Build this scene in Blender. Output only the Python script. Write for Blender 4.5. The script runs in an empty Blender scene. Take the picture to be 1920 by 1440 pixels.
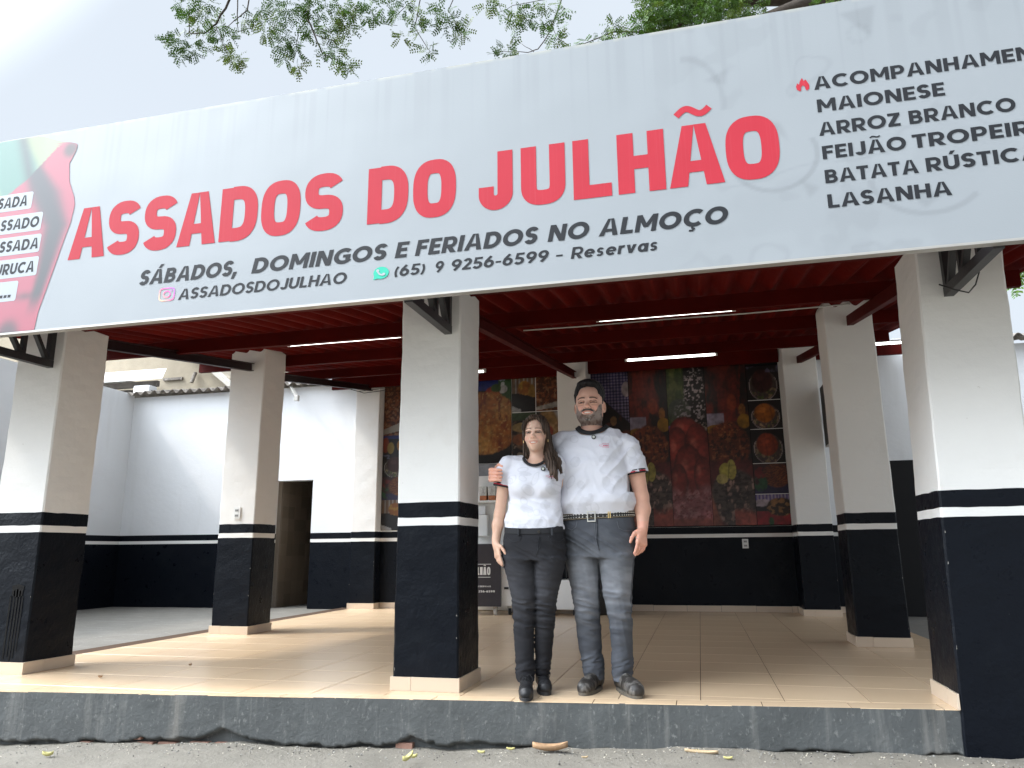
import bpy, bmesh, math, random
import numpy as np
from mathutils import Vector, Matrix
random.seed(7); rng = np.random.default_rng(7)
SC = bpy.context.scene; COL = SC.collection
R = math.radians

# ------------------------------------------------------------------ camera
CAM = (1391.0, -0.2403845, 0.2218535, -0.0080093, 1.05346, -4.48011, 0.81448)   # focal (px of a 1920 wide frame), yaw, pitch, roll, place
def cam_axes():
    f, ya, p, ro, _, _, _ = CAM
    w = np.array([math.sin(ya)*math.cos(p), math.cos(ya)*math.cos(p), math.sin(p)])
    r = np.array([math.cos(ya), -math.sin(ya), 0.0]); u = np.cross(r, w)
    return math.cos(ro)*r+math.sin(ro)*u, -math.sin(ro)*r+math.cos(ro)*u, w
AX = cam_axes(); CPOS = np.array(CAM[4:7])
def at(px, py, val, axis=1):
    """point of the place seen at a pixel of the photograph, on the plane axis=val"""
    d = AX[2]+(px-960)/CAM[0]*AX[0]+(720-py)/CAM[0]*AX[1]
    return CPOS+(val-CPOS[axis])/d[axis]*d
cam = bpy.data.objects.new('camera', bpy.data.cameras.new('camera')); COL.objects.link(cam)
cam.data.sensor_width = 36; cam.data.lens = CAM[0]/1920*36
cam.data.clip_start = 0.05; cam.data.clip_end = 600
M = Matrix.Identity(4)
for i in range(3):
    M[i][0] = AX[0][i]; M[i][1] = AX[1][i]; M[i][2] = -AX[2][i]; M[i][3] = CPOS[i]
cam.matrix_world = M; SC.camera = cam

# ------------------------------------------------------------------ world, sun, exposure
SUN = Vector((-0.87, -0.31, 1.0)).normalized()
elev = math.asin(SUN.z); azim = math.atan2(SUN.x, SUN.y)
W = bpy.data.worlds.new('World'); SC.world = W; W.use_nodes = True
nt = W.node_tree; nt.nodes.clear(); N = nt.nodes.new; L = nt.links.new
sky = N('ShaderNodeTexSky'); sky.sky_type = 'NISHITA'; sky.sun_disc = False
sky.sun_elevation = elev; sky.sun_rotation = azim; sky.air_density = 1.0; sky.dust_density = 4.0; sky.ozone_density = 1.5
haz = N('ShaderNodeRGB'); haz.outputs[0].default_value = (5.1, 5.6, 6.15, 1)      # thin bright cloud veil over the blue
tc = N('ShaderNodeTexCoord'); cn = N('ShaderNodeTexNoise'); cn.inputs['Scale'].default_value = 1.6; cn.inputs['Detail'].default_value = 4
L(tc.outputs['Generated'], cn.inputs['Vector'])
cr = N('ShaderNodeMapRange'); cr.inputs['From Min'].default_value = .3; cr.inputs['From Max'].default_value = .7; cr.inputs['To Min'].default_value = .84; cr.inputs['To Max'].default_value = .95
L(cn.outputs['Fac'], cr.inputs['Value'])
mx = N('ShaderNodeMix'); mx.data_type = 'RGBA'; L(cr.outputs[0], mx.inputs[0]); L(sky.outputs[0], mx.inputs[6])
bg = N('ShaderNodeBackground'); bg.inputs['Strength'].default_value = 0.085; 
dt = N('ShaderNodeVectorMath'); dt.operation = 'DOT_PRODUCT'; L(tc.outputs['Generated'], dt.inputs[0]); dt.inputs[1].default_value = SUN     # cloud glow towards the sun, strengthened as added fill light
gl = N('ShaderNodeMapRange'); gl.interpolation_type = 'SMOOTHSTEP'; gl.inputs['From Min'].default_value = .66; gl.inputs['From Max'].default_value = 1; gl.inputs['To Min'].default_value = 1; gl.inputs['To Max'].default_value = 15.0; L(dt.outputs['Value'], gl.inputs['Value'])
gs = N('ShaderNodeVectorMath'); gs.operation = 'SCALE'; L(haz.outputs[0], gs.inputs[0]); L(gl.outputs[0], gs.inputs['Scale']); L(gs.outputs[0], mx.inputs[7])
L(mx.outputs[2], bg.inputs['Color'])
wo = N('ShaderNodeOutputWorld'); L(bg.outputs[0], wo.inputs['Surface'])
sd = bpy.data.lights.new('sun', 'SUN'); sd.energy = 1.25; sd.angle = R(5); sd.color = (1.0, .94, .84)
so = bpy.data.objects.new('sun', sd); COL.objects.link(so); so.rotation_euler = SUN.to_track_quat('Z', 'Y').to_euler(); so.location = (-6, -4, 9)
vs = SC.view_settings; vs.view_transform = 'Standard'; vs.look = 'None'; vs.gamma = 1; vs.use_curve_mapping = False; vs.exposure = 0.93

# ------------------------------------------------------------------ helpers
def tag(o, label=None, cat=None, group=None, kind=None):
    if label: o['label'] = label
    if cat: o['category'] = cat
    if group: o['group'] = group
    if kind: o['kind'] = kind
    return o
def empty(name, loc, label=None, cat=None, group=None, rz=0):
    o = bpy.data.objects.new(name, None); COL.objects.link(o); o.location = loc; o.rotation_euler = (0, 0, rz); o.empty_display_size = .1
    return tag(o, label, cat, group)
def link(name, me, parent=None):
    o = bpy.data.objects.new(name, me); COL.objects.link(o)
    if parent is not None:
        o.parent = parent
        if parent.type == 'EMPTY': o.matrix_parent_inverse = Matrix.LocRotScale(parent.location, parent.rotation_euler, None).inverted()
    return o
class MB:
    """collects shapes given in world coordinates and links them as one mesh"""
    def __init__(s): s.v = []; s.f = []; s.m = []; s.c = []
    def add(s, vs_, fs, mi=0):
        b = len(s.v); s.v += [tuple(map(float, p)) for p in vs_]; s.f += [tuple(b+i for i in f) for f in fs]; s.m += [mi]*len(fs); return s
    def box(s, x0, x1, y0, y1, z0, z1, mi=0, M_=None):
        vs_ = [(x, y, z) for z in (z0, z1) for y in (y0, y1) for x in (x0, x1)]
        if M_ is not None: vs_ = [M_ @ Vector(p) for p in vs_]
        return s.add(vs_, [(0, 2, 3, 1), (4, 5, 7, 6), (0, 1, 5, 4), (2, 6, 7, 3), (0, 4, 6, 2), (1, 3, 7, 5)], mi)
    def bar(s, a, b, w, h=None, up=(0, 0, 1), mi=0):
        a = Vector(a); b = Vector(b); d = (b-a).normalized(); h = h or w; up = Vector(up)
        if abs(d.dot(up)) > .98: up = Vector((0, 1, 0))
        sd_ = d.cross(up).normalized(); u = sd_.cross(d)
        vs_ = [p+sd_*i*w/2+u*j*h/2 for p in (a, b) for j in (-1, 1) for i in (-1, 1)]
        return s.add(vs_, [(0, 1, 3, 2), (4, 6, 7, 5), (0, 4, 5, 1), (2, 3, 7, 6), (0, 2, 6, 4), (1, 5, 7, 3)], mi)
    def tube(s, pts, r, n=8, mi=0, cap=True):
        pts = [Vector(p) for p in pts]; rs = r if hasattr(r, '__len__') else [r]*len(pts); rings = []; u = None
        for i, p in enumerate(pts):
            d = (pts[min(i+1, len(pts)-1)]-pts[max(i-1, 0)]).normalized()
            if u is None: u = d.cross(Vector((.3, .1, 1)) if abs(d.z) < .9 else Vector((1, 0, 0))).normalized()
            u = (u-d*u.dot(d)).normalized(); w = d.cross(u)
            rings.append([p+(u*math.cos(2*math.pi*k/n)+w*math.sin(2*math.pi*k/n))*rs[i] for k in range(n)])
        vs_ = [q for g in rings for q in g]
        fs = [(i*n+k, i*n+(k+1) % n, (i+1)*n+(k+1) % n, (i+1)*n+k) for i in range(len(pts)-1) for k in range(n)]
        if cap: fs += [tuple(range(n-1, -1, -1)), tuple((len(pts)-1)*n+k for k in range(n))]
        return s.add(vs_, fs, mi)
    def disc(s, c, r, y=(0, -1, 0), th=.004, n=16, mi=0):
        d = Vector(y).normalized(); return s.tube([Vector(c), Vector(c)+d*th], r, n, mi)
    def prism(s, poly, y0, y1, mi=0):
        """xz polygon extruded from y0 (front) to y1"""
        n = len(poly); vs_ = [(x, y0, z) for x, z in poly]+[(x, y1, z) for x, z in poly]
        return s.add(vs_, [tuple(range(n)), tuple(range(2*n-1, n-1, -1))]+[(i, i+n, (i+1) % n+n, (i+1) % n) for i in range(n)], mi)
    def build(s, name, mats, parent=None, smooth=False, bevel=0, kind=None, fix=True):
        me = bpy.data.meshes.new(name); me.from_pydata(s.v, [], s.f)
        for m_ in (mats if isinstance(mats, (list, tuple)) else [mats]): me.materials.append(m_)
        me.polygons.foreach_set('material_index', s.m)
        if fix or bevel:
            bm = bmesh.new(); bm.from_mesh(me); bmesh.ops.recalc_face_normals(bm, faces=bm.faces[:])
            if bevel: bmesh.ops.bevel(bm, geom=[e for e in bm.edges if len(e.link_faces) == 2 and e.calc_face_angle(0) > .5], offset=bevel, segments=2, affect='EDGES', profile=.7)
            bm.to_mesh(me); bm.free()
        if smooth: me.polygons.foreach_set('use_smooth', [True]*len(me.polygons))
        me.update(); o = link(name, me, parent)
        if kind: o['kind'] = kind
        return o
def vcol(me, cols):
    a = me.color_attributes.new('Col', 'FLOAT_COLOR', 'POINT')
    c = np.ones((len(me.vertices), 4), np.float32); c[:, :3] = cols; a.data.foreach_set('color', c.ravel())
def npmesh(name, v, quads, mat, parent=None, cols=None, smooth=True):
    me = bpy.data.meshes.new(name); v = np.asarray(v, np.float32); q = np.asarray(quads, np.int32)
    me.vertices.add(len(v)); me.vertices.foreach_set('co', v.ravel())
    k = q.shape[1]; me.loops.add(q.size); me.loops.foreach_set('vertex_index', q.ravel())
    me.polygons.add(len(q)); me.polygons.foreach_set('loop_start', np.arange(0, q.size, k, dtype=np.int32)); me.polygons.foreach_set('loop_total', np.full(len(q), k, np.int32))
    me.polygons.foreach_set('use_smooth', np.full(len(q), smooth)); me.update(calc_edges=True); me.validate()
    for m_ in (mat if isinstance(mat, (list, tuple)) else [mat]): me.materials.append(m_)
    if cols is not None: vcol(me, cols)
    return link(name, me, parent)

# ------------------------------------------------------------------ materials
def mat(name, col=(.5, .5, .5), rough=.6, bump=None, var=None, metal=0, vc=False, emit=None, obj_var=0, spec=None, stretch=(1, 1, 1), rvar=None, sss=0, layers=()):
    """bump=[(scale, distance, detail)...]; var=(scale, amount); layers=[(scale xyz, lo, hi, colour, strength)] are stains"""
    m = bpy.data.materials.new(name); m.use_nodes = True; nt = m.node_tree; P = nt.nodes['Principled BSDF']; N = nt.nodes.new; L = nt.links.new
    P.inputs['Roughness'].default_value = rough; P.inputs['Metallic'].default_value = metal
    if spec is not None: P.inputs['Specular IOR Level'].default_value = spec
    if sss: P.inputs['Subsurface Weight'].default_value = sss; P.inputs['Subsurface Radius'].default_value = (.012, .005, .003); P.inputs['Subsurface Scale'].default_value = 1
    geo = N('ShaderNodeTexCoord'); src = geo.outputs['Object']
    if stretch != (1, 1, 1):
        mp = N('ShaderNodeMapping'); mp.inputs['Scale'].default_value = stretch; L(src, mp.inputs['Vector']); st = mp.outputs[0]
    else: st = src
    if vc:
        a = N('ShaderNodeVertexColor'); a.layer_name = 'Col'; c = a.outputs[0]
    else:
        r = N('ShaderNodeRGB'); r.outputs[0].default_value = (*col, 1); c = r.outputs[0]
    def noise(sc, det=5, vec=None, w=.6):
        n = N('ShaderNodeTexNoise'); n.inputs['Scale'].default_value = sc; n.inputs['Detail'].default_value = det; n.inputs['Roughness'].default_value = w; L(vec or st, n.inputs['Vector']); return n.outputs['Fac']
    if var:
        v = noise(var[0]); mr = N('ShaderNodeMapRange'); mr.inputs['From Min'].default_value = .25; mr.inputs['From Max'].default_value = .75
        mr.inputs['To Min'].default_value = 1-var[1]; mr.inputs['To Max'].default_value = 1+var[1]; L(v, mr.inputs['Value'])
        vm = N('ShaderNodeVectorMath'); vm.operation = 'SCALE'; L(c, vm.inputs[0]); L(mr.outputs[0], vm.inputs['Scale']); c = vm.outputs[0]
    if obj_var:
        oi = N('ShaderNodeObjectInfo'); mr = N('ShaderNodeMapRange'); mr.inputs['To Min'].default_value = 1-obj_var; mr.inputs['To Max'].default_value = 1+obj_var; L(oi.outputs['Random'], mr.inputs['Value'])
        vm = N('ShaderNodeVectorMath'); vm.operation = 'SCALE'; L(c, vm.inputs[0]); L(mr.outputs[0], vm.inputs['Scale']); c = vm.outputs[0]
    for (sc, lo, hi, lc, stn) in layers:
        mp = N('ShaderNodeMapping'); mp.inputs['Scale'].default_value = sc; mp.inputs['Location'].default_value = (random.random()*9,)*3; L(src, mp.inputs['Vector'])
        n = noise(1, 7, mp.outputs[0], .65); mr = N('ShaderNodeMapRange'); mr.inputs['From Min'].default_value = lo; mr.inputs['From Max'].default_value = hi; mr.inputs['To Max'].default_value = stn; L(n, mr.inputs['Value'])
        mi_ = N('ShaderNodeMix'); mi_.data_type = 'RGBA'; L(mr.outputs[0], mi_.inputs[0]); L(c, mi_.inputs[6]); mi_.inputs[7].default_value = (*lc, 1); c = mi_.outputs[2]
    L(c, P.inputs['Base Color'])
    if rvar:
        v = noise(rvar[0]); mr = N('ShaderNodeMapRange'); mr.inputs['From Min'].default_value = .3; mr.inputs['From Max'].default_value = .7
        mr.inputs['To Min'].default_value = rough-rvar[1]; mr.inputs['To Max'].default_value = rough+rvar[1]; L(v, mr.inputs['Value']); L(mr.outputs[0], P.inputs['Roughness'])
    prev = None
    for (sc, dist, det) in (bump or []):
        b = N('ShaderNodeBump'); b.inputs['Strength'].default_value = 1; b.inputs['Distance'].default_value = dist; L(noise(sc, det), b.inputs['Height'])
        if prev: L(prev, b.inputs['Normal'])
        prev = b.outputs[0]
    if prev: L(prev, P.inputs['Normal'])
    if emit: P.inputs['Emission Color'].default_value = (*emit[0], 1); P.inputs['Emission Strength'].default_value = emit[1]
    return m
PL = [(3.0, .004, 3), (22, .0025, 5)]
M_white = mat('white_plaster', (.765, .75, .72), .75, bump=PL, var=(1.2, .03), layers=[((1.2, 1.2, 1.2), .58, .78, (.52, .46, .38), .35), ((40, 40, 40), .70, .74, (.35, .3, .25), .5)])
M_black = mat('black_gloss_paint', (.004, .0055, .009), .36, spec=.13, bump=[(6, .006, 3), (45, .0035, 5)], rvar=(9, .12), layers=[((2.5, 2.5, 2.5), .55, .8, (.011, .014, .017), .5), ((90, 90, 90), .74, .77, (.4, .4, .38), .7)])
M_wallw = mat('white_wall_paint', (.72, .728, .74), .8, bump=[(2.0, .008, 3), (18, .003, 5)], var=(.8, .04), layers=[((.5, .5, 2.5), .6, .8, (.5, .5, .5), .3), ((3, 3, .35), .56, .75, (.50, .49, .46), .28), ((50, 50, 50), .72, .76, (.3, .28, .25), .4)])
M_darkred = mat('blackened_red_steel', (.02, .004, .004), .5)
M_red = mat('red_oxide_steel', (.065, .0025, .001), .65, spec=.1, bump=[(20, .002, 4)], var=(3, .25))
M_redsheet = mat('red_painted_roof_sheet', (.105, .004, .002), .7, spec=.08, bump=[(14, .003, 4)], var=(2, .3))
M_bracket = mat('dark_grey_steel', (.025, .023, .024), .45, bump=[(30, .001, 3)], var=(6, .2))
M_tile = mat('beige_floor_tile', (.72, .53, .345), .25, bump=[(2.2, .0007, 1)], obj_var=.03, var=(2.5, .03), layers=[((2.5, 4, 1), .6, .8, (.55, .41, .29), .4), ((30, 22, 1), .70, .76, (.35, .26, .19), .5)])
M_skirt = mat('beige_skirting_tile', (.62, .50, .38), .35, bump=[(6, .001, 2)], obj_var=.05, layers=[((14, 14, 20), .62, .8, (.40, .31, .22), .5)])
M_grout = mat('grout', (.085, .055, .038), .95, spec=.1)
M_kerb = mat('grey_painted_render', (.078, .083, .083), .65, bump=[(8, .006, 4), (50, .003, 5)], var=(3, .25),
             layers=[((2, 2, 2), .48, .7, (.05, .056, .056), .35), ((14, 14, 1.1), .54, .74, (.22, .215, .20), .6), ((2.6, 2.6, .2), .60, .72, (.26, .24, .21), .7), ((48, 48, 30), .58, .70, (.26, .26, .245), .55), ((6, 6, 5), .58, .72, (.19, .19, .18), .5)])
M_ground = mat('rough_grey_ground', (.195, .179, .150), .9, bump=[(7, .02, 4), (60, .008, 6), (220, .004, 4)], var=(5, .12), layers=[((1.2, 3, 1), .5, .75, (.15, .135, .11), .6), ((60, 60, 60), .62, .72, (.17, .16, .14), .55), ((35, 35, 35), .66, .72, (.5, .46, .36), .5)])
M_yard = mat('grey_yard_concrete', (.160, .148, .127), .9, bump=[(5, .01, 4), (40, .005, 5)], var=(3, .12), layers=[((1.5, 6, 1), .5, .7, (.2, .19, .175), .6), ((8, 30, 1), .6, .72, (.42, .40, .36), .6), ((30, 30, 30), .68, .72, (.08, .07, .06), .8)])
M_sign = mat('white_banner_vinyl', (.70, .775, .825), .42, bump=[(1.2, .006, 2)], var=(.9, .02), layers=[((45, 1, .5), .56, .8, (.62, .66, .66), .35)])
M_signgrime = mat('banner_edge_grime', (.42, .43, .40), .8, layers=[((60, 1, 60), .45, .6, (.6, .62, .62), .9)])
M_txtred = mat('red_print', (.42, .026, .042), .6, spec=.2, var=(4, .05), layers=[((120, 1, .5), .55, .7, (.46, .09, .11), .3)])
M_txtdark = mat('dark_grey_print', (.016, .0175, .021), .6, spec=.25)
M_vc = mat('printed_vinyl', vc=True, rough=.42)
M_vcmat = mat('matte_print', vc=True, rough=.38, bump=[(3, .004, 3)])
M_alu = mat('aluminium_trim', (.42, .40, .37), .45, metal=.5)
M_beige = mat('stained_beige_render', (.37, .315, .235), .9, bump=[(3, .02, 5), (20, .006, 5)], var=(2, .12), layers=[((1.5, 1.5, .3), .55, .75, (.25, .22, .17), .6)])
M_cement = mat('weathered_fibre_cement', (.20, .175, .15), .9, bump=[(12, .006, 5)], var=(8, .35), layers=[((9, 9, 9), .5, .62, (.42, .38, .33), .6)])
M_metalroof = mat('white_metal_sheet', (.72, .72, .71), .45, bump=[(10, .002, 3)], layers=[((3, 3, 3), .6, .75, (.4, .36, .32), .5)])
M_wood = mat('grey_timber', (.13, .115, .10), .85, bump=[(20, .004, 5)], var=(6, .3))
M_plastic = mat('white_plastic', (.74, .74, .72), .4)
M_slot = mat('dark_slots', (.05, .05, .05), .6)
M_steel = mat('brushed_steel', (.62, .62, .62), .28, metal=1, bump=[(60, .0006, 2)], stretch=(1, 1, .05))
M_darkin = mat('dark_brown_wall_tile', (.21, .17, .13), .5, obj_var=.2)
M_void = mat('dark_interior', (.006, .006, .007), .9)
M_rubber = mat('black_rubber', (.015, .015, .015), .6)
M_tubeglass = mat('lit_tube', (.9, .9, .9), .4, emit=((1, .98, .93), 3.5))
M_brick = mat('red_brick', (.27, .15, .11), .9, bump=[(30, .004, 4)], var=(15, .25))
M_bark = mat('bark', (.055, .042, .032), .95, bump=[(14, .02, 5)], var=(6, .3))
M_twig = mat('twig_bark', (.045, .036, .028), .9)
M_leaf = mat('leaf', vc=True, rough=.5, spec=.3)
for m__ in (M_leaf,):
    P_ = m__.node_tree.nodes['Principled BSDF']; tr = m__.node_tree.nodes.new('ShaderNodeBsdfTranslucent'); ms = m__.node_tree.nodes.new('ShaderNodeMixShader'); ms.inputs[0].default_value = .25
    m__.node_tree.links.new(P_.inputs['Base Color'].links[0].from_socket, tr.inputs['Color']); m__.node_tree.links.new(P_.outputs[0], ms.inputs[1]); m__.node_tree.links.new(tr.outputs[0], ms.inputs[2]); m__.node_tree.links.new(ms.outputs[0], m__.node_tree.nodes['Material Output'].inputs['Surface'])
# ================================================================== SETTING
KY = lambda x: -0.512+(x+3.177)*0.1025                     # front edge of the platform, a little askew to the pillars
GZ = lambda x: -0.25+.0167*max(-4.5, min(4.5, x+.34))
# ground in front: one sheet to the horizon
gx = sorted(set(np.round(np.concatenate([np.linspace(-5, 5, 81), np.linspace(-150, -5, 20), np.linspace(5, 150, 20)]), 3)))
gy = sorted(set(np.round(np.concatenate([np.linspace(-5, 1, 61), np.linspace(-150, -5, 20), np.linspace(1, 150, 30)]), 3)))
gv = []; gq = []
for y in gy:
    for x in gx:
        near = max(0, 1-abs(y)/9)
        z = GZ(x)+near*(.012*math.sin(x*2.1+y*1.3)+.006*math.sin(x*7.3-y*3.1)+.006*math.sin(x*17+y*9))
        gv.append((x, y, z))
n = len(gx)
for j in range(len(gy)-1):
    for i in range(n-1): gq.append((j*n+i, j*n+i+1, (j+1)*n+i+1, (j+1)*n+i))
o = npmesh('ground', gv, gq, M_ground); o['kind'] = 'structure'

# yard floor slab (left, right and behind), flush with the platform
mb = MB()
mb.box(-30, -4.07, -.50, 30, -.6, -.03); mb.box(3.05, 30, .3, 30, -.6, -.035)
o = mb.build('yard_floor', M_yard, kind='structure')

# platform: kerb face displaced, with floor tiles
plat = empty('platform', (-.5, 0, 0)); plat['kind'] = 'structure'
xs = np.linspace(-4.3, 2.31, 560); zs_ = np.linspace(0, 1, 30); V = []; Q = []
def fnoise(x, z, s=0):
    return (math.sin(x*3.1+s)+math.sin(x*7.7+z*5+s*2)*.6+math.sin(x*17.3-z*9+s)*.35+math.sin(x*41+z*31)*.2+math.sin(x*83+z*57+s)*.12)/2.2
for t in zs_:
    for x in xs:
        g = GZ(x)-.03; z = -.0005+t*(g+.0005)
        y = KY(x)+.004*fnoise(x, z)
        h = (z-GZ(x))
        edge = .016+.022*fnoise(x*1.3, 0, 2)+.012*fnoise(x*6, 0, 5)        # broken render along the foot
        if -2.62 < x < -1.55 or -.75 < x < -.45: edge += .018+ (.06*max(0, 1-abs(x+1.72)/.14)) + (.03*max(0, 1-abs(x+.6)/.1))
        if x > .3: edge -= .02
        if h < edge and t > 0: y += min(.045, (edge-h)*3)
        V.append((x, y, z))
n = len(xs)
for j in range(len(zs_)-1):
    for i in range(n-1): Q.append((j*n+i, (j+1)*n+i, (j+1)*n+i+1, j*n+i+1))
npmesh('kerb_face', V, Q, M_kerb, plat)
mb = MB(); mb.add([(-4.3, KY(-4.3)+.003, -.004), (2.9, KY(2.9)+.003, -.004), (2.9, 6.4, -.004), (-4.3, 6.4, -.004)], [(0, 1, 2, 3)])
mb.build('grout_bed', M_grout, plat, fix=False)
for (bx, bw, bh, bz) in [(-2.63, .17, .05, .0), (-2.20, .11, .045, .0), (-2.06, .12, .045, .0), (-1.86, .12, .05, .0), (-1.70, .13, .045, .0), (-2.25, .05, .03, .045), (-.63, .10, .05, .005)]:
    mb = MB(); z0 = GZ(bx)+bz-.02; mb.box(bx-bw/2, bx+bw/2, KY(bx)+.012, KY(bx)+.1, z0, z0+bh*.55+.008); mb.build('brick', M_brick, plat, bevel=.004)
mb = MB(); mb.box(2.32, 3.045, .062, 6.2, -.6, -.006); mb.build('side_step', M_kerb, plat)
# floor tiles, 45 cm grid; those touched by the edge strip are cut
T = .45; G = .0042; TX0 = 1.008-T*12; TY0 = .17-T*2
SY = lambda x: -0.455+(x+3.177)*0.1205                    # inner side of the edge strip
def clip(poly, f):
    out = []
    for i, p in enumerate(poly):
        q = poly[(i+1) % len(poly)]; a, b = f(p), f(q)
        if a >= 0: out.append(p)
        if a*b < 0: t = a/(a-b); out.append((p[0]+t*(q[0]-p[0]), p[1]+t*(q[1]-p[1])))
    return out
def tile_mesh(poly, name='floor_tile'):
    n = len(poly); cx = sum(p[0] for p in poly)/n; cy = sum(p[1] for p in poly)/n
    ins = [(cx+(p[0]-cx)*.995, cy+(p[1]-cy)*.995) for p in poly]
    mb = MB(); mb.add([(x, y, -.0038) for x, y in poly]+[(x, y, -.0012) for x, y in poly]+[(x, y, 0) for x, y in ins],
           [tuple(range(2*n, 3*n))]+[(i, (i+1) % n, n+(i+1) % n, n+i) for i in range(n)]+[(n+i, n+(i+1) % n, 2*n+(i+1) % n, 2*n+i) for i in range(n)])
    me = bpy.data.meshes.new(name); me.from_pydata(mb.v, [], mb.f); me.materials.append(M_tile)
    bm = bmesh.new(); bm.from_mesh(me); bmesh.ops.recalc_face_normals(bm, faces=bm.faces[:]); bm.to_mesh(me); bm.free()
    if me.polygons[0].normal.z < 0: me.flip_normals()
    return me
full = tile_mesh([(G/2, G/2), (T-G/2, G/2), (T-G/2, T-G/2), (G/2, T-G/2)])
def rightlim(y): return 3.03 if y < 3.5 else 3.03+(y-3.5)*.22
for i in range(0, 18):
    for j in range(-2, 16):
        x0 = TX0+T*i; y0 = TY0+T*j
        poly = [(x0+G/2, y0+G/2), (x0+T-G/2, y0+G/2), (x0+T-G/2, y0+T-G/2), (x0+G/2, y0+T-G/2)]
        p2 = clip(poly, lambda p: p[1]-SY(p[0])-G/2); p2 = clip(p2, lambda p: p[0]+4.07) if p2 else p2; p2 = clip(p2, lambda p: 3.04-p[0]) if p2 else p2; p2 = clip(p2, lambda p: 6.28-p[1]) if p2 else p2
        if len(p2) < 3: continue
        ar = abs(sum(p2[k][0]*p2[(k+1) % len(p2)][1]-p2[(k+1) % len(p2)][0]*p2[k][1] for k in range(len(p2))))/2
        if ar < .003: continue
        if p2 == poly or (len(p2) == 4 and abs(ar-(T-G)**2) < 1e-5):
            o = link('floor_tile', full, plat); o.matrix_parent_inverse = Matrix.Translation((.5, 0, 0)); o.location = (x0, y0, 0)
        else:
            link('floor_tile', tile_mesh(p2), plat)
sx = -4.07
while sx < 2.3:
    e = min(sx+T, 2.315)
    poly = [(sx+G/2, KY(sx)), (e-G/2, KY(e)), (e-G/2, SY(e)-G/2), (sx+G/2, SY(sx)-G/2)]
    link('floor_tile', tile_mesh(poly), plat); sx = e

# ------------------------------------------------------------------ pillars
ZB, ZW1, ZW0 = 1.122, 1.028, .978
GRP = 'white pillars with a black base carrying the roof'
def pillar(label, x0, x1, y0, y1, z0, z1, lean=0, skirts='frlb', seed=0, jag=False, ztop_fn=None):
    cx, cy = (x0+x1)/2, (y0+y1)/2
    root = empty('pillar', (cx, cy, z0), label, 'pillar', GRP)
    def prof(za, zb, nseg, mat_, name, grow=0.0, jagged=False, wob=(0, 0)):
        V = []; m = []
        ch = .010; per = []
        k = 7
        pts = []
        for (ax, ay, bx, by) in ((x0, y0, x1, y0), (x1, y0, x1, y1), (x1, y1, x0, y1), (x0, y1, x0, y0)):
            dx, dy = bx-ax, by-ay; ln = math.hypot(dx, dy)
            for q in range(k+1):
                t = (ch+(ln-2*ch)*q/k)/ln; pts.append((ax+dx*t, ay+dy*t))
        npt = len(pts); F = []
        for s_ in range(nseg+1):
            z = za+(zb-za)*s_/nseg
            for i, (px, py) in enumerate(pts):
                w = .0022*math.sin(z*5.3+seed+px*3)+.0014*math.sin(z*17+seed*3+py*9)+.0010*math.sin(z*41+i)
                ux, uy = px-cx, py-cy; l = math.hypot(ux, uy)
                zz = z
                if wob[0] and s_ == 0: zz = z+wob[0]*(math.sin(px*31+py*23+seed)+.6*math.sin(px*83+py*71+seed*2)+.5*math.sin(i*2.3))
                if wob[1] and s_ == nseg: zz = z+wob[1]*(math.sin(px*27+py*33+seed*3)+.6*math.sin(px*91+py*67+seed)+.5*math.sin(i*1.7))
                if jagged and s_ == nseg: zz = z+.028*math.cos((px-TX0)*2*math.pi/.177)+.008*math.sin(px*90+py*70)
                V.append((px+ux/l*(w+grow)+lean*(z-1), py+uy/l*(w+grow), zz))
        for s_ in range(nseg):
            for i in range(npt):
                a = s_*npt+i; b = s_*npt+(i+1) % npt; F.append((a, b, b+npt, a+npt))
        F.append(tuple(range(nseg*npt, (nseg+1)*npt))); F.append(tuple(range(npt-1, -1, -1)))
        mb = MB(); mb.add(V, F); o = mb.build(name, mat_, root)
        return o
    prof(ZB-.007, z1, 26, M_white, 'shaft', jagged=jag)
    prof(ZW1, ZB, 2, M_black, 'black_band', .0009, wob=(.0011, .0016))
    prof(ZW0-.006, ZW1+.006, 2, M_white, 'white_stripe', .0004)
    prof(z0, ZW0, 14, M_black, 'painted_base', .0009, wob=(0, .0011))
    h = .08; t = .013; j = .16
    def sk(xa, xb, ya, yb):
        mb = MB(); mb.box(xa, xb, ya, yb, .0005, h+random.uniform(-.002, .002)); mb.build('skirting_tile', M_skirt, root, bevel=.0015)
    g = .0015; L_ = lean*(-.95)
    if 'f' in skirts: sk(x0-t+L_, x0+j*.75+L_, y0-t, y0-.001); sk(x0+j*.75+g+L_, x1+t+L_, y0-t, y0-.001)
    if 'b' in skirts: sk(x0-t, x1+t, y1+.001, y1+t)
    if 'r' in skirts: sk(x1+.001+L_, x1+t+L_, y0-.0005, y0+j); sk(x1+.001+L_, x1+t+L_, y0+j+g, y1)
    if 'l' in skirts: sk(x0-t+L_, x0-.001+L_, y0, y0+j); sk(x0-t+L_, x0-.001+L_, y0+j+g, y1)
    # chips knocked out of the black paint along the edges
    rr = random.Random(seed*7+1)
    for _ in range(4):
        ex = rr.choice((x0, x1)); z = rr.uniform(.1, .95); h_ = rr.uniform(.004, .018); w_ = rr.uniform(.002, .005); L2 = lean*(z-1); sg = 1 if ex == x0 else -1
        mb = MB(); a_ = ex+L2+sg*.008; b_ = a_+sg*w_; mb.add([(a_, y0-.0026, z), (b_, y0-.0026, z+h_*.2), (b_-sg*w_*.3, y0-.0026, z+h_), (a_+sg*w_*.1, y0-.0026, z+h_*.8)], [(0, 1, 2, 3)]); mb.build('paint_chip', M_chip, root, fix=False)
    return root
M_drip = mat('wet_black_paint', (.002, .002, .003), .15, spec=.3)
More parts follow.
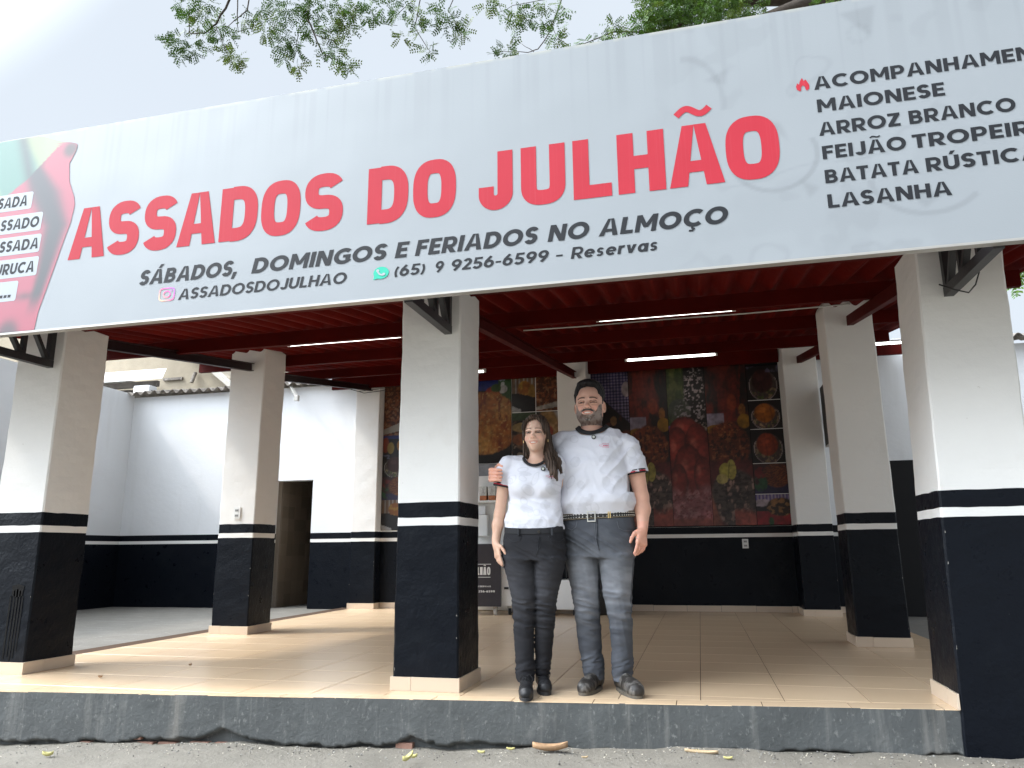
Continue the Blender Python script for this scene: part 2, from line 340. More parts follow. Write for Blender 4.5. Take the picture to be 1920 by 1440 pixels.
M_chip = mat('bare_plaster', (.34, .32, .29), .9)
RZ = lambda y: 2.45+.165*y                                   # underside of the purlins
P1 = pillar('front left pillar, its black base spotted with dark drips', -4.038, -3.606, .049, .483, 0, RZ(.2)+.10, seed=1)
P2 = pillar('front centre pillar standing to the left of the couple', -.806, -.391, 0, .431, 0, RZ(.2)+.10, seed=2)
P3 = pillar('front right pillar running down past the kerb to the ground', 2.335, 2.79, .035, .50, -.30, RZ(.2)+.10, lean=.03, skirts='l', seed=3)
P5 = pillar('middle left pillar with a socket plate above its black band', -3.957, -3.528, 2.648, 3.079, 0, RZ(2.86)+.15, seed=4, jag=True)
P6 = pillar('middle right pillar under the wavy edge of the roof', 2.315, 2.731, 2.68, 3.11, 0, RZ(2.9)+.15, seed=5, jag=True)
P7 = pillar('back left pillar between the doorway wall and the food mural', -4.085, -3.68, 6.10, 6.50, 0, RZ(6.3)+.10, seed=6, skirts='fr', jag=True)
P8 = pillar('back centre pillar behind the man, dividing the food mural', -.79, -.375, 5.75, 6.28, 0, RZ(6.)+.10, seed=7, skirts='f', jag=True)
P9 = pillar('back right pillar beside the television and the mural end', 2.275, 2.698, 5.717, 6.28, 0, RZ(6.)+.10, seed=8, skirts='fl', jag=True)

# ------------------------------------------------------------------ walls
def banded_wall(name, label, x0, x1, yf, th, z0, z1, face='y', openings=(), kind=None, black_top=ZB):
    """face y: front at y=yf facing -y.  face x: plane x=yf, x0..x1 run along y"""
    root = empty(name, ((x0+x1)/2 if face == 'y' else yf, yf if face == 'y' else (x0+x1)/2, z0), label, 'wall')
    def slab(za, zb, mat_, nm, a0, a1):
        mb = MB()
        if face == 'y': mb.box(a0, a1, yf, yf+th, za, zb)
        else: mb.box(min(yf, yf+th), max(yf, yf+th), a0, a1, za, zb)
        mb.build(nm, mat_, root)
    spans = [(x0, x1)]
    for (oa, ob, oz) in openings:
        ns = []
        for a, b in spans:
            if oa > a and ob < b: ns += [(a, oa), (ob, b)]
            else: ns.append((a, b))
        spans = ns; slab(oz, z1, M_wallw, 'lintel', oa, ob)
    for a, b in spans:
        slab(black_top, z1, M_wallw, 'plaster', a, b); slab(ZW1, black_top, M_black, 'black_band', a, b)
        slab(ZW0, ZW1, M_white, 'white_stripe', a, b); slab(z0, ZW0, M_black, 'painted_base', a, b)
    return root
back = banded_wall('back_wall', 'long back wall with a black base behind the couple', -3.68, 5.0, 6.29, .2, 0, 3.62, openings=())
# skirting tiles along the back wall
x = -3.66
while x < 2.26:
    e = min(x+.45, 2.26)
    if not (-.82 < x < -.4): 
        mb = MB(); mb.box(x+.001, e-.002, 6.276, 6.288, .0005, .08+random.uniform(-.003, .003)); mb.build('skirting_tile', M_skirt, back, bevel=.0015)
    x = e
for (a, b) in ((2.70, 3.1),):
    mb = MB(); mb.box(a, b, 6.276, 6.288, .0005, .08); mb.build('skirting_tile', M_skirt, back, bevel=.0015)
# yard wall with the doorway
yard = banded_wall('yard_wall', 'white yard wall with a dark doorway, left of the back pillar', -8.45, -4.087, 6.36, .18, -.04, 3.50, openings=((-5.62, -4.90, 1.96),))
mb = MB(); mb.box(-5.615, -5.55, 6.54, 8.6, -.03, 2.4); mb.box(-4.97, -4.905, 6.54, 8.6, -.03, 2.4); mb.box(-5.6, -4.9, 8.5, 8.6, -.03, 2.4); mb.box(-5.62, -4.9, 6.54, 8.6, 2.401, 2.45)
mb.build('passage_wall', M_darkin, yard)
for k in range(12):          # glazed tiles of the passage wall, seen through the doorway
    for q in range(10):
        mb = MB(); mb.box(-5.548, -5.541, 6.56+q*.2+.003, 6.56+(q+1)*.2-.003, k*.2+.003-.03, (k+1)*.2-.003-.03)
        o = mb.build('wall_tile', M_darkin, yard)
for q in range(4):
    for k in range(12):
        mb = MB(); mb.box(-5.54+q*.15+.002, -5.54+(q+1)*.15-.002, 8.49, 8.499, k*.2-.027, (k+1)*.2-.033); mb.build('wall_tile', M_darkin, yard)
# corrugated coping on the yard wall
def corr(name, mat_, parent, x0, x1, y0, y1, zf, amp=.025, pitch=.177, th=.006, ny=8, jit=.0, dirx=True, kind=None, nper=12):
    n = int(abs(x1-x0)/pitch*nper)+1; V = []; F = []
    for s_ in (0, 1):
        for j in range(ny+1):
            for i in range(n+1):
                x = x0+(x1-x0)*i/n; y = y0+(y1-y0)*j/ny
                z = zf(x, y)+amp*math.cos((x-TX0)*2*math.pi/pitch)+s_*th
                yy = y+(jit*math.sin(int((x-x0)/1.1)*2.4) if jit else 0)
                V.append((x, yy, z) if dirx else (yy, x, z))
    m_ = (n+1)*(ny+1)
    for s_ in (0, 1):
        for j in range(ny):
            for i in range(n):
                a = s_*m_+j*(n+1)+i; F.append((a, a+1, a+n+2, a+n+1))
    for i in range(n):
        F.append((i, i+1, m_+i+1, m_+i)); a = ny*(n+1)+i; F.append((a, a+1, m_+a+1, m_+a))
    for j in range(ny):
        a = j*(n+1); F.append((a, a+n+1, m_+a+n+1, m_+a)); a += n; F.append((a, a+n+1, m_+a+n+1, m_+a))
    mb = MB(); mb.add(V, F); return mb.build(name, mat_, parent, smooth=False, kind=kind)
cop = corr('yard_roof_sheet', M_cement, None, -8.75, -4.3, 6.20, 8.6, lambda x, y: 3.535+(y-6.2)*.16+.008*math.sin(x*3), jit=.02, amp=.032)
tag(cop, 'weathered corrugated roof sheets lying on the yard wall', 'roof sheet')
# left side wall of the yard
side = banded_wall('side_wall', 'white side wall of the yard at far left with a black base', 0, 6.36, -8.45, -.18, -.04, 3.56, face='x')

# right rear yard wall with the dark gateway
rw = banded_wall('rear_wall', 'grey white rear wall with a black gateway, behind the right pillars', 5.001, 9.5, 6.6, .2, -.04, 3.52)
wall2 = empty('gate_wall', (3.9, 6.6, 0), 'grey white wall over the black gateway between the right pillars', 'wall')
mb = MB(); mb.box(2.71, 5.0, 6.262, 6.288, 1.95, 3.55); mb.build('plaster', M_wallw, wall2)
mb = MB(); mb.box(3.05, 4.9, 6.264, 6.288, -.03, 1.948); mb.build('gateway', M_void, wall2)
mb = MB(); mb.box(2.71, 3.048, 6.262, 6.288, ZB, 1.949); mb.build('plaster', M_wallw, wall2)
o = corr('rear_roof_sheet', M_cement, None, 4.9, 9.6, 6.35, 7.4, lambda x, y: 3.56+(y-6.3)*.2, amp=.03); tag(o, 'row of weathered roof sheets on top of the rear wall at far right', 'roof sheet')

# dark drips on the front left pillar
for (dx, zt, zb2, w_) in ((-3.79, .52, .10, .012), (-3.76, .56, .12, .010), (-3.735, .57, .09, .012), (-3.71, .56, .11, .010), (-3.685, .52, .16, .010), (-3.735, .60, .53, .09)):
    mb = MB(); pts = [(dx-w_*.5, zb2), (dx, zb2-.01), (dx+w_*.5, zb2), (dx+w_*.6, zt), (dx, zt+.012), (dx-w_*.6, zt)]; mb.add([(x, .0455, z) for x, z in pts], [tuple(range(6))]); mb.build('paint_drip', M_drip, P1, fix=False)
# grit along the foot of the kerb
rs = random.Random(4); mb = MB()
for _ in range(1500):
    x = rs.uniform(-3.6, 2.6); y = KY(x)-abs(rs.gauss(0, .16))-.005; r_ = rs.uniform(.0015, .006)*(1.6 if rs.random() < .05 else 1); z = GZ(x)+max(0, 1-abs(y)/9)*(.012*math.sin(x*2.1+y*1.3)+.006*math.sin(x*7.3-y*3.1)+.006*math.sin(x*17+y*9))+r_*.2; a_ = rs.uniform(0, 3)
    c_, s_ = math.cos(a_), math.sin(a_); p = [(r_*c_, r_*s_, 0), (-r_*s_, r_*c_, 0), (-r_*c_*1.2, -r_*s_, 0), (r_*s_, -r_*c_*.8, 0), (0, 0, r_*.8), (0, 0, -r_*.6)]
    mb.add([(x+q[0], y+q[1], z+q[2]) for q in p], [(0, 1, 4), (1, 2, 4), (2, 3, 4), (3, 0, 4), (1, 0, 5), (2, 1, 5), (3, 2, 5), (0, 3, 5)], rs.choice((0, 0, 1, 2)))
o = mb.build('grit', [mat('grey_grit', (.26, .25, .23), .9), mat('dark_grit', (.07, .065, .06), .9), mat('pale_grit', (.5, .46, .38), .9)], None, fix=False, kind='stuff'); o['label'] = 'grit and small stones scattered along the foot of the kerb'
# ================================================================== ROOF over the terrace
roof = empty('canopy_roof', (-.5, 2.9, 2.5), 'dark red corrugated roof on steel purlins over the tiled terrace', 'roof')
RX0, RX1 = -4.78, 3.62
sx = RX0; k = 0
while sx < RX1-.01:
    e = min(sx+1.062, RX1)
    corr('roof_sheet', M_redsheet, roof, sx, e, -.50, 6.62, lambda x, y, k=k: RZ(y)+.130+.034+.0015*(k % 2), amp=.034, ny=10, th=.007); sx = e; k += 1
def purlin(y, x0, x1, zb=None, h=.13):
    zb = RZ(y) if zb is None else zb; mb = MB()
    mb.box(x0, x1, y, y+.006, zb, zb+h); mb.box(x0, x1, y+.0061, y+.05, zb, zb+.006); mb.box(x0, x1, y+.0061, y+.05, zb+h-.006, zb+h)
    mb.box(x0, x1, y+.044, y+.05, zb+.0061, zb+.02); mb.build('purlin', M_red, roof)
purlin(.17, -3.60, 2.30, at(1290, 514, .17)[2], .09); purlin(1.40, -4.55, 3.456, h=.125); purlin(3.12, -4.73, 3.42); purlin(4.86, -4.65, 3.4, RZ(4.86)-.02); purlin(5.98, -4.45, -.80, 3.33, .20); purlin(5.98, -.37, 2.26, 3.33, .20); purlin(5.99, 2.705, 4.3, 3.33, .14)
mb = MB(); mb.box(-.47, -.45, -.45, 6.5, 2.9, 2.9)
def beam(a, b, w=.05, h=.09, m_=None):
    mb = MB(); a = Vector(a)+Vector((0, 0, h/2)); b = Vector(b)+Vector((0, 0, h/2)); mb.bar(a, b, w*.55, h)
    mb.bar(a+Vector((.028, 0, h/2-.004)), b+Vector((.028, 0, h/2-.004)), w*.55, .008); mb.bar(a+Vector((.028, 0, -h/2+.004)), b+Vector((.028, 0, -h/2+.004)), w*.55, .008)
    mb.build('beam', m_ or M_red, roof)
beam((-3.70, .484, 2.485), (-3.70, 2.646, 2.80), m_=M_darkred); beam((-3.72, 3.08, 2.80), (-3.84, 6.098, 3.30), m_=M_darkred)
beam((-.45, .432, 2.40), (-.55, 5.748, 3.215), .06, .10); beam((2.43, .50, 2.42), (2.52, 2.678, 2.835)); beam((2.42, 3.112, 2.745), (2.47, 5.715, 3.225))
# cable run and junction box under purlin A
mb = MB(); mb.tube([(-.3, 1.47, 2.66), (.2, 1.47, 2.655), (.9, 1.47, 2.66), (1.5, 1.47, 2.655), (2.3, 1.47, 2.665)], .006, 6); mb.build('cable', M_alu, roof)
mb = MB(); mb.tube([(-3.3, 6.0, 3.33), (-3.6, 6.0, 3.27), (-3.9, 6.0, 3.25), (-4.15, 6.0, 3.33)], .005, 5); mb.tube([(-3.4, 6.01, 3.33), (-3.7, 6.0, 3.30), (-4.0, 6.0, 3.28)], .004, 5); mb.build('cable', M_rubber, roof)
mb = MB(); mb.tube([(2.44, -.10, 2.25), (2.50, -.14, 2.20), (2.56, -.16, 2.17), (2.585, -.20, 2.20), (2.59, -.26, 2.25)], .004, 6)
wire = mb.build('cable_loop', M_rubber); tag(wire, 'thin black wire loop hanging from the right sign bracket', 'wire')

# tube lights
def tube_light(label, x0, x1, y, z, dx=0):
    root = empty('tube_light', ((x0+x1)/2, y, z), label, 'light', 'white tube lights under the roof')
    mb = MB(); mb.box(x0, x1, y-.02, y+.02, z+.012, z+.035); mb.build('fixture', M_plastic, root, bevel=.004)
    mb = MB(); mb.tube([(x0+.03, y, z), (x1-.03, y, z)], .015, 12); mb.build('tube', M_tubeglass, root, smooth=False)
    for a, b in ((x0, x0+.03), (x1-.03, x1)):
        mb = MB(); mb.tube([(a, y, z), (b, y, z)], .0185, 12); mb.build('end_cap', M_plastic, root)
    mb = MB(); mb.tube([((x0+x1)/2, y, z+.03), ((x0+x1)/2, y, z+.09)], .004, 6); mb.build('hanger', M_alu, root)
a = at(540, 647, 1.58); b = at(757, 631, 1.58); tube_light('white tube light between the left and centre front pillars', a[0], b[0], 1.58, a[2])
a = at(1118, 602, 1.58); b = at(1379, 578, 1.58); tube_light('white tube light high to the right of the man, nearest one', a[0], b[0], 1.58, (a[2]+b[2])/2)
a = at(1172, 676, 5.1); b = at(1345, 664, 5.1); tube_light('white tube light over the food mural, right above the man', a[0], b[0], 5.1, (a[2]+b[2])/2)
b = at(911, 696, 5.1); tube_light('white tube light whose right end shows beside the centre front pillar', b[0]-1.2, b[0], 5.1, b[2])
a = at(1600, 648, 5.1); tube_light('white tube light partly hidden between the two right pillars', a[0], a[0]+1.2, 5.1, a[2])

# ================================================================== SIGN
SYP = -.76; SZ0, SZ1 = 2.229, 3.652
sign = empty('banner_sign', (-.5, SYP, SZ0), 'huge white banner sign of the roast meat shop across the front', 'sign')
sxs = np.concatenate([np.arange(-6.0, -3.6, .1), np.arange(-3.6, 2.8, .012), np.arange(2.8, 5.6, .1)]); szs = np.linspace(SZ0, SZ1, 120)
XX, ZZ = np.meshgrid(sxs, szs)
def vnoise(x, y, seed, oct_=4, gain=.5):
    out = np.zeros_like(x, dtype=np.float64); amp = 1; tot = 0; r_ = np.random.default_rng(seed)
    for o_ in range(oct_):
        g = r_.random((64, 64)); xi = np.floor(x).astype(int); yi = np.floor(y).astype(int); fx = x-xi; fy = y-yi
        fx = fx*fx*(3-2*fx); fy = fy*fy*(3-2*fy)
        a = g[xi % 64, yi % 64]; b = g[(xi+1) % 64, yi % 64]; c_ = g[xi % 64, (yi+1) % 64]; d = g[(xi+1) % 64, (yi+1) % 64]
        out += amp*((a*(1-fx)+b*fx)*(1-fy)+(c_*(1-fx)+d*fx)*fy); tot += amp; amp *= gain; x = x*2.03+11.3; y = y*2.03+5.7
    return out/tot
def sm(a, b, x): t = np.clip((x-a)/(b-a), 0, 1); return t*t*(3-2*t)
base = np.array([.282, .303, .320])
f = np.zeros_like(XX)
def arc2(cx, cz, rx, rz, w, s_, a0=-9, a1=9):
    d = np.abs(np.hypot((XX-cx)/rx, (ZZ-cz)/rz)-1)*min(rx, rz); an = np.arctan2(ZZ-cz, XX-cx)
    return s_*(1-sm(w*.3, w, d))*((an > a0) & (an < a1))
rgt = sm(.85, 1.3, XX)
m1_ = vnoise(XX*1.6, ZZ*1.6, 3); m2_ = vnoise(XX*3.1+4, ZZ*3.1, 8)
f += rgt*sm(.02, .0, np.abs(m1_-.52))*.35+rgt*sm(.57, .62, m1_)*.16+rgt*sm(.60, .64, m2_)*.22
for (cx, cz, rx, rz, w, s_, a0, a1) in [(1.55, 2.80, .21, .19, .018, .7, -3.2, .4), (1.12, 3.15, .20, .30, .02, .5, -.2, 1.6), (2.25, 2.62, .26, .22, .02, .6, -3.1, -.6)]:
    f += arc2(cx, cz, rx, rz, w, s_, a0, a1)
for k_ in range(9):
    a_ = k_*.7; f += .35*np.exp(-((XX-2.02-.05*math.cos(a_))**2+(ZZ-3.44-.05*math.sin(a_))**2)/.014**2)
for tri in ([(1.66, 2.66), (1.76, 2.60), (1.70, 2.54)], [(1.22, 3.30), (1.36, 3.36), (1.34, 3.25)], [(2.13, 2.55), (2.32, 2.50), (2.22, 2.42)], [(1.50, 3.02), (1.60, 2.99), (1.64, 2.86)], [(1.93, 3.58), (2.12, 3.60), (2.08, 3.40)]):
    q_ = np.ones_like(XX); (ax_, az_), (bx_, bz_), (cx_, cz_) = tri; sgn = np.sign((bx_-ax_)*(cz_-az_)-(bz_-az_)*(cx_-ax_))
    for (p_, r2_) in (((ax_, az_), (bx_, bz_)), ((bx_, bz_), (cx_, cz_)), ((cx_, cz_), (ax_, az_))): q_ *= sm(-.01, .02, sgn*((r2_[0]-p_[0])*(ZZ-p_[1])-(r2_[1]-p_[1])*(XX-p_[0]))/math.hypot(r2_[0]-p_[0], r2_[1]-p_[1]))
    f += .6*q_
f = np.clip(f, 0, 1)[..., None]
cb = base*(1+.04*(vnoise(XX*.8, ZZ*2, 5)-.5)[..., None])*(1-.21*f)
stv = (sm(.5, .75, vnoise(XX*45, ZZ*.6, 9, 2))*sm(3.0, 3.65, ZZ))[..., None]*.06
top = (sm(3.632, 3.65, ZZ)*sm(.35, .6, vnoise(XX*14, ZZ*3, 6)))[..., None]
cb = cb*(1-stv)*(1-top)+np.array([.38, .38, .34])*top
wav = .0025*np.sin(XX*1.9)+.002*np.sin(XX*5.1+ZZ*2)
V = np.stack([XX, SYP+wav*0, ZZ], -1).reshape(-1, 3); nx, nz = len(sxs), len(szs)
ii = (np.arange(nz-1)[:, None]*nx+np.arange(nx-1)[None, :]).ravel(); Q = np.stack([ii, ii+1, ii+nx+1, ii+nx], 1)
M_banner = mat('printed_banner_vinyl', vc=True, rough=.40, bump=[(1.0, .012, 2), (160, .0004, 2)], spec=.45)
npmesh('banner_sheet', V, Q, M_banner, sign, cb.reshape(-1, 3))
mb = MB(); mb.box(-6, 5.57, SYP+.002, SYP+.045, SZ0+.001, SZ1-.001); mb.build('frame', M_bracket, sign)
mb = MB(); mb.box(-6, 5.57, SYP-.004, SYP+.046, SZ0-.013, SZ0); mb.build('lower_edge_trim', M_alu, sign)
# left picture
OUT = [(-3.22, 3.645), (-3.17, 3.633), (-3.006, 3.569), (-2.90, 3.548), (-2.878, 3.53), (-2.885, 3.48), (-2.926, 3.396), (-2.905, 3.26), (-2.850, 3.14), (-2.836, 3.08), (-2.852, 2.95), (-2.881, 2.853), (-2.955, 2.571), (-3.014, 2.353), (-3.028, 2.232)]
oz = np.array([p[1] for p in OUT][::-1]); ox = np.array([p[0] for p in OUT][::-1])
rows = np.linspace(2.232, 3.645, 110); t_ = np.linspace(0, 1, 90)
xr = np.interp(rows, oz, ox); X2 = -4.5+(xr[:, None]+4.5)*t_[None, :]; Z2 = np.repeat(rows[:, None], 90, 1)
red = np.array([.42, .085, .125]); dark = np.array([.07, .068, .076]); grn = np.array([.12, .26, .215]); yel = np.array([.31, .37, .21])
col = np.ones(X2.shape+(3,))*red
dd = np.hypot((X2+3.05)/.16, (Z2-2.97)/.40)
band = np.exp(-((X2-np.interp(Z2, [2.23, 2.6, 2.95, 3.2, 3.4], [-3.10, -3.02, -2.97, -3.10, -3.22]))/np.interp(Z2, [2.23, 2.6, 2.95, 3.2, 3.4], [.035, .055, .10, .13, .08]))**4)
band = np.clip(band, 0, 1)*sm(2.3, 2.5, Z2); col = col*(1-band[..., None])+dark*band[..., None]
low = (np.exp(-(np.hypot((X2+3.24)/.09, (Z2-2.22)/.10))**4)*.9)[..., None]; col = col*(1-low)+dark*low
low = (np.exp(-(np.hypot((X2+3.14)/.09, (Z2-2.47)/.03))**2)*.7)[..., None]; col = col*(1-low)+dark*low
dl = Z2-np.interp(X2, [-4.5, -3.469, -3.257, -3.0, -2.9], [2.6, 3.182, 3.326, 3.575, 3.575])
gm = sm(-.006, .006, dl)[..., None]
gw = sm(.3, .62, vnoise((X2+Z2*.6)*4.2+2, Z2*1.3, 12, 2))[..., None]; gcol = grn*(1-gw)+yel*gw
gd = (np.exp(-(((X2+3.28)-(Z2-3.45)*(-.35))/.05)**2)*.75)[..., None]; gcol = gcol*(1-gd)+dark*gd
gy = sm(-3.22, -3.12, X2)[..., None]; gcol = gcol*(1-gy)+np.array([.33, .375, .24])*gy
col = col*(1-gm)+gcol*gm
tip = (np.exp(-(np.hypot((X2+2.93)/.06, (Z2-3.50)/.06))**4))[..., None]; col = col*(1-tip)+np.array([.09, .07, .07])*tip
col *= .80
V = np.stack([X2, np.full_like(X2, SYP-.002), Z2], -1).reshape(-1, 3); ii = (np.arange(109)[:, None]*90+np.arange(89)[None, :]).ravel()
npmesh('picture_print', V, np.stack([ii, ii+1, ii+91, ii+90], 1), M_vc, sign, col.reshape(-1, 3))

# ---- lettering: a small stroke alphabet (cap height 1)
def arc(cx, cy, rx, ry, a0, a1, n=2.0, st=22):
    out = []
    for i in range(st+1):
        a = R(a0+(a1-a0)*i/st); c_, s_ = math.cos(a), math.sin(a)
        out.append((cx+rx*math.copysign(abs(c_)**(2/n), c_), cy+ry*math.copysign(abs(s_)**(2/n), s_)))
    return out
def glyph(ch, w, k=1.0, n=2.0):
    """strokes of a letter -> (list of ('p', polygon) or ('s', path, closed, width), advance)"""
    h = w/2; S = []
    P = lambda *pts: S.append(('p', list(pts)))
    B = lambda x0, y0, x1, y1: P((x0, y0), (x1, y0), (x1, y1), (x0, y1))
    path = lambda pts, closed=False, ww=None: S.append(('s', pts, closed, ww or w))
    wb = w*.88
    base = {'Á': 'A', 'Ã': 'A', 'Ç': 'C', 'Ú': 'U', 'Í': 'I', 'É': 'E'}.get(ch, ch)
    W = 0
    if base == 'A':
        W = .80*k+w*.35; q = w*1.06; c_ = W/2; tp = q*(.56 if n < 2.5 else .66)
        P((0, 0), (q, 0), (c_+.001, 1), (c_-tp, 1)); P((W, 0), (c_+tp, 1), (c_-.001, 1), (W-q, 0))
        t0 = .22; t1 = .22+wb*.85; e = lambda t: q*.85+(c_-tp*.2-q*.85)*t*.80
        B(e(t0)*.9, t0, W-e(t0)*.9, t1)
    elif base in 'O0':
        W = (.94*k if base == 'O' else .68*k)+w*.2; path(arc(W/2, .5, W/2-h, .5-h+.012, 0, 360, n, 44)[:-1], True)
    elif base == 'Q': W = .9
    elif base in 'CG':
        W = .80*k+w*.2; rx = (.94*k+w*.2)/2-h
        path(arc(h+rx, .5, rx, .512-h, 48, 312 if base == 'C' else 330, n, 34))
        if base == 'G': B(W*.55, .40, W, .40+wb*.9); B(W-w, .12, W-.001, .40)
    elif base == 'D':
        W = .76*k+w*.25; B(0, 0, w, 1); r_ = W-h; m_ = W*.42
        path([(w*.9, 1-wb/2)]+arc(m_, .5, W-h-m_, .5-wb/2, 90, -90, n, 26)+[(w*.9, wb/2)])
    elif base in 'BPR':
        W = (.66 if base != 'R' else .68)*k+w*.2; B(0, 0, w, 1); lo = .5 if base == 'B' else .44
        ry = (1-wb-lo+wb*.5)/2*.98; 
        def bowl(yt, yb, wr): 
            m_ = wr*.55; path([(w*.9, yt)]+arc(m_, (yt+yb)/2, wr-h-m_, (yt-yb)/2, 90, -90, n, 18)+[(w*.9, yb)], ww=min(w, .9*w+.0))
        if base == 'B': bowl(1-wb/2, .53, W*.94); bowl(.50, wb/2, W)
        else: bowl(1-wb/2, .40, W)
        if base == 'R': P((W-w*1.15, 0), (W+.03, 0), (W*.62, .42), (W*.62-w*1.1, .42))
    elif base == 'E' or base == 'F':
        W = .54*k+w*.2; B(0, 0, w, 1); B(w, 1-wb, W, 1); B(w, .5-wb/2+.01, W*.92, .5+wb/2+.01)
        if base == 'E': B(w, 0, W, wb)
    elif base == 'L': W = .52*k+w*.2; B(0, 0, w, 1); B(w, 0, W, wb)
    elif base == 'H': W = .70*k+w*.25; B(0, 0, w, 1); B(W-w, 0, W, 1); B(w, .5-wb/2, W-w, .5+wb/2)
    elif base == 'I': W = w; B(0, 0, w, 1)
    elif base == 'J': W = .50*k+w*.25; r_ = (W-w)/2; path([(W-h, 1)]+arc(h+r_, h+r_*1.0-.01, r_, r_*1.0, 0, -180 if n > 2.5 else -168, 2.0 if n > 2.5 else n, 20)+([(h, .40)] if n > 2.5 else []))
    elif base == 'U': W = .70*k+w*.22; r_ = (W-w)/2; path([(h, 1)]+arc(h+r_, h+r_-.012, r_, r_, 180, 360, n, 22)+[(W-h, 1)])
    elif base == 'M':
        W = .88*k+w*.3; B(0, 0, w*.92, 1); B(W-w*.92, 0, W, 1); c_ = W/2
        P((0, 1), (w*1.0, 1), (c_+w*.45, .27), (c_-w*.45, .27)); P((W, 1), (W-w, 1), (c_-w*.45, .27), (c_+w*.45, .27))
    elif base == 'N': W = .72*k+w*.3; B(0, 0, w*.95, 1); B(W-w*.95, 0, W, 1); P((0, 1), (w*1.1, 1), (W, 0), (W-w*1.1, 0))
    elif base == 'T': W = .62*k+w*.1; B(0, 1-wb, W, 1); B(W/2-h, 0, W/2+h, 1-wb)
    elif base == 'V': W = .78; P((0, 1), (w*1.05, 1), (W/2+h*.7, 0), (W/2-h*1.1, 0)); P((W, 1), (W-w*1.05, 1), (W/2-h*.7, 0), (W/2+h*1.1, 0))
    elif base == 'Z': W = .60*k+w*.2; B(0, 1-wb, W, 1); B(0, 0, W, wb); P((0, wb*.8), (w*1.25, wb*.8), (W, 1-wb*.8), (W-w*1.25, 1-wb*.8))
    elif base in 'S5':
        W = .58*k+w*.22; rx = (W-w)/2; ry = (1.02-wb)/4
        if base == 'S': path(arc(W/2, .51+ry, rx, ry, 22, 270, max(2, n*.9), 22)+arc(W/2, .51-ry, rx, ry, 90, -158, max(2, n*.9), 22)[1:])
        else:
            B(w*.35, 1-wb, W*.93, 1); P((w*.35, 1), (w*.35+w*.9, 1), (w*1.05, .45), (w*.15, .45)); path([(w*.6, .545)]+arc(W/2-.02, .31, rx+.02, .315-wb/2, 82, -150, 2, 22))
    elif base in '69':
        W = .66; rx = (W-w)/2; st = []
        ring = arc(W/2, .33, rx, .33-wb/2, 0, 360, 2, 34)[:-1]; tail = [(W/2-rx, .36), (W/2-rx*.82, .58), (W/2-rx*.2, .80), (W*.62, 1-w*.12)]
        if base == '9': ring = [(W-x, 1-y) for x, y in ring]; tail = [(W-x, 1-y) for x, y in tail]
        path(ring, True); path(tail)
    elif base == '2': W = .58; path(arc(W/2, .70, (W-w)/2, .30-wb/2, 165, -25, 2, 18)+[(w*.65, wb*.7)]); B(0, 0, W, wb)
    elif base == '(': W = .30; path(arc(.62, .42, .50, .72, 140, 220, 2, 14), ww=w*.8)
    elif base == ')': W = .30; path(arc(-.32, .42, .50, .72, 40, -40, 2, 14), ww=w*.8)
    elif base == '-': W = .36; B(0, .33, W, .33+wb*.8)
    elif base == ',': W = w; P((0, w), (w*1.05, w), (w*.55, -w*.95), (-w*.2, -w*.95))
    elif base == '.': W = w*1.1; B(0, 0, w*1.1, w*1.1)
    elif base == ' ': W = .26
    elif base in 'er':
        xh = .72
        if base == 'e': W = .66; path(arc(W/2, xh/2, (W-w)/2, (xh-wb)/2, 0, 318, 2, 28)); B(w*.6, xh/2-w*.34, W-w*.25, xh/2+w*.34)
        else: W = .40; B(0, 0, w, xh); path(arc(W*.78, xh*.55, W*.78-h, xh*.45-wb/2, 180, 70, 2, 12))
    elif base == 's': W = .50; g, _ = glyph('S', w*1.25, .86); S += [(a[0], [(x*.86, y*.72) for x, y in a[1]])+((a[2], w*.84) if a[0] == 's' else ()) for a in g]
    elif base == 'v': W = .62; P((0, .72), (w*1.1, .72), (W/2+h*.8, 0), (W/2-h*1.1, 0)); P((W, .72), (W-w*1.1, .72), (W/2-h*.8, 0), (W/2+h*1.1, 0))
    elif base == 'a': W = .64; path(arc(W/2-.02, .36, (W-w)/2-.02, (.72-wb)/2, 0, 360, 2, 30)[:-1], True); B(W-w, 0, W, .72)
    c_ = W/2
    if ch in 'ÁÚ': P((c_-w*.35, 1.07), (c_+w*.35, 1.07), (c_+w*1.1, 1.07+w*1.1), (c_+w*.1, 1.07+w*1.1))
    if ch == 'Ã': path([(c_+(t_-.5)*min(.52, W*.62), 1.135+w*.36+.062*math.sin((t_-.06)*6.9)*(1 if n > 2.5 else .8)+.05*(t_-.5)) for t_ in [q_/16 for q_ in range(17)]], ww=w*.42)
    if ch == 'Ç': path([(c_+.02, 0), (c_+.03, -.08), (c_+.10, -.13), (c_+.05, -.23), (c_-.10, -.22)], ww=w*.45)
    return S, W
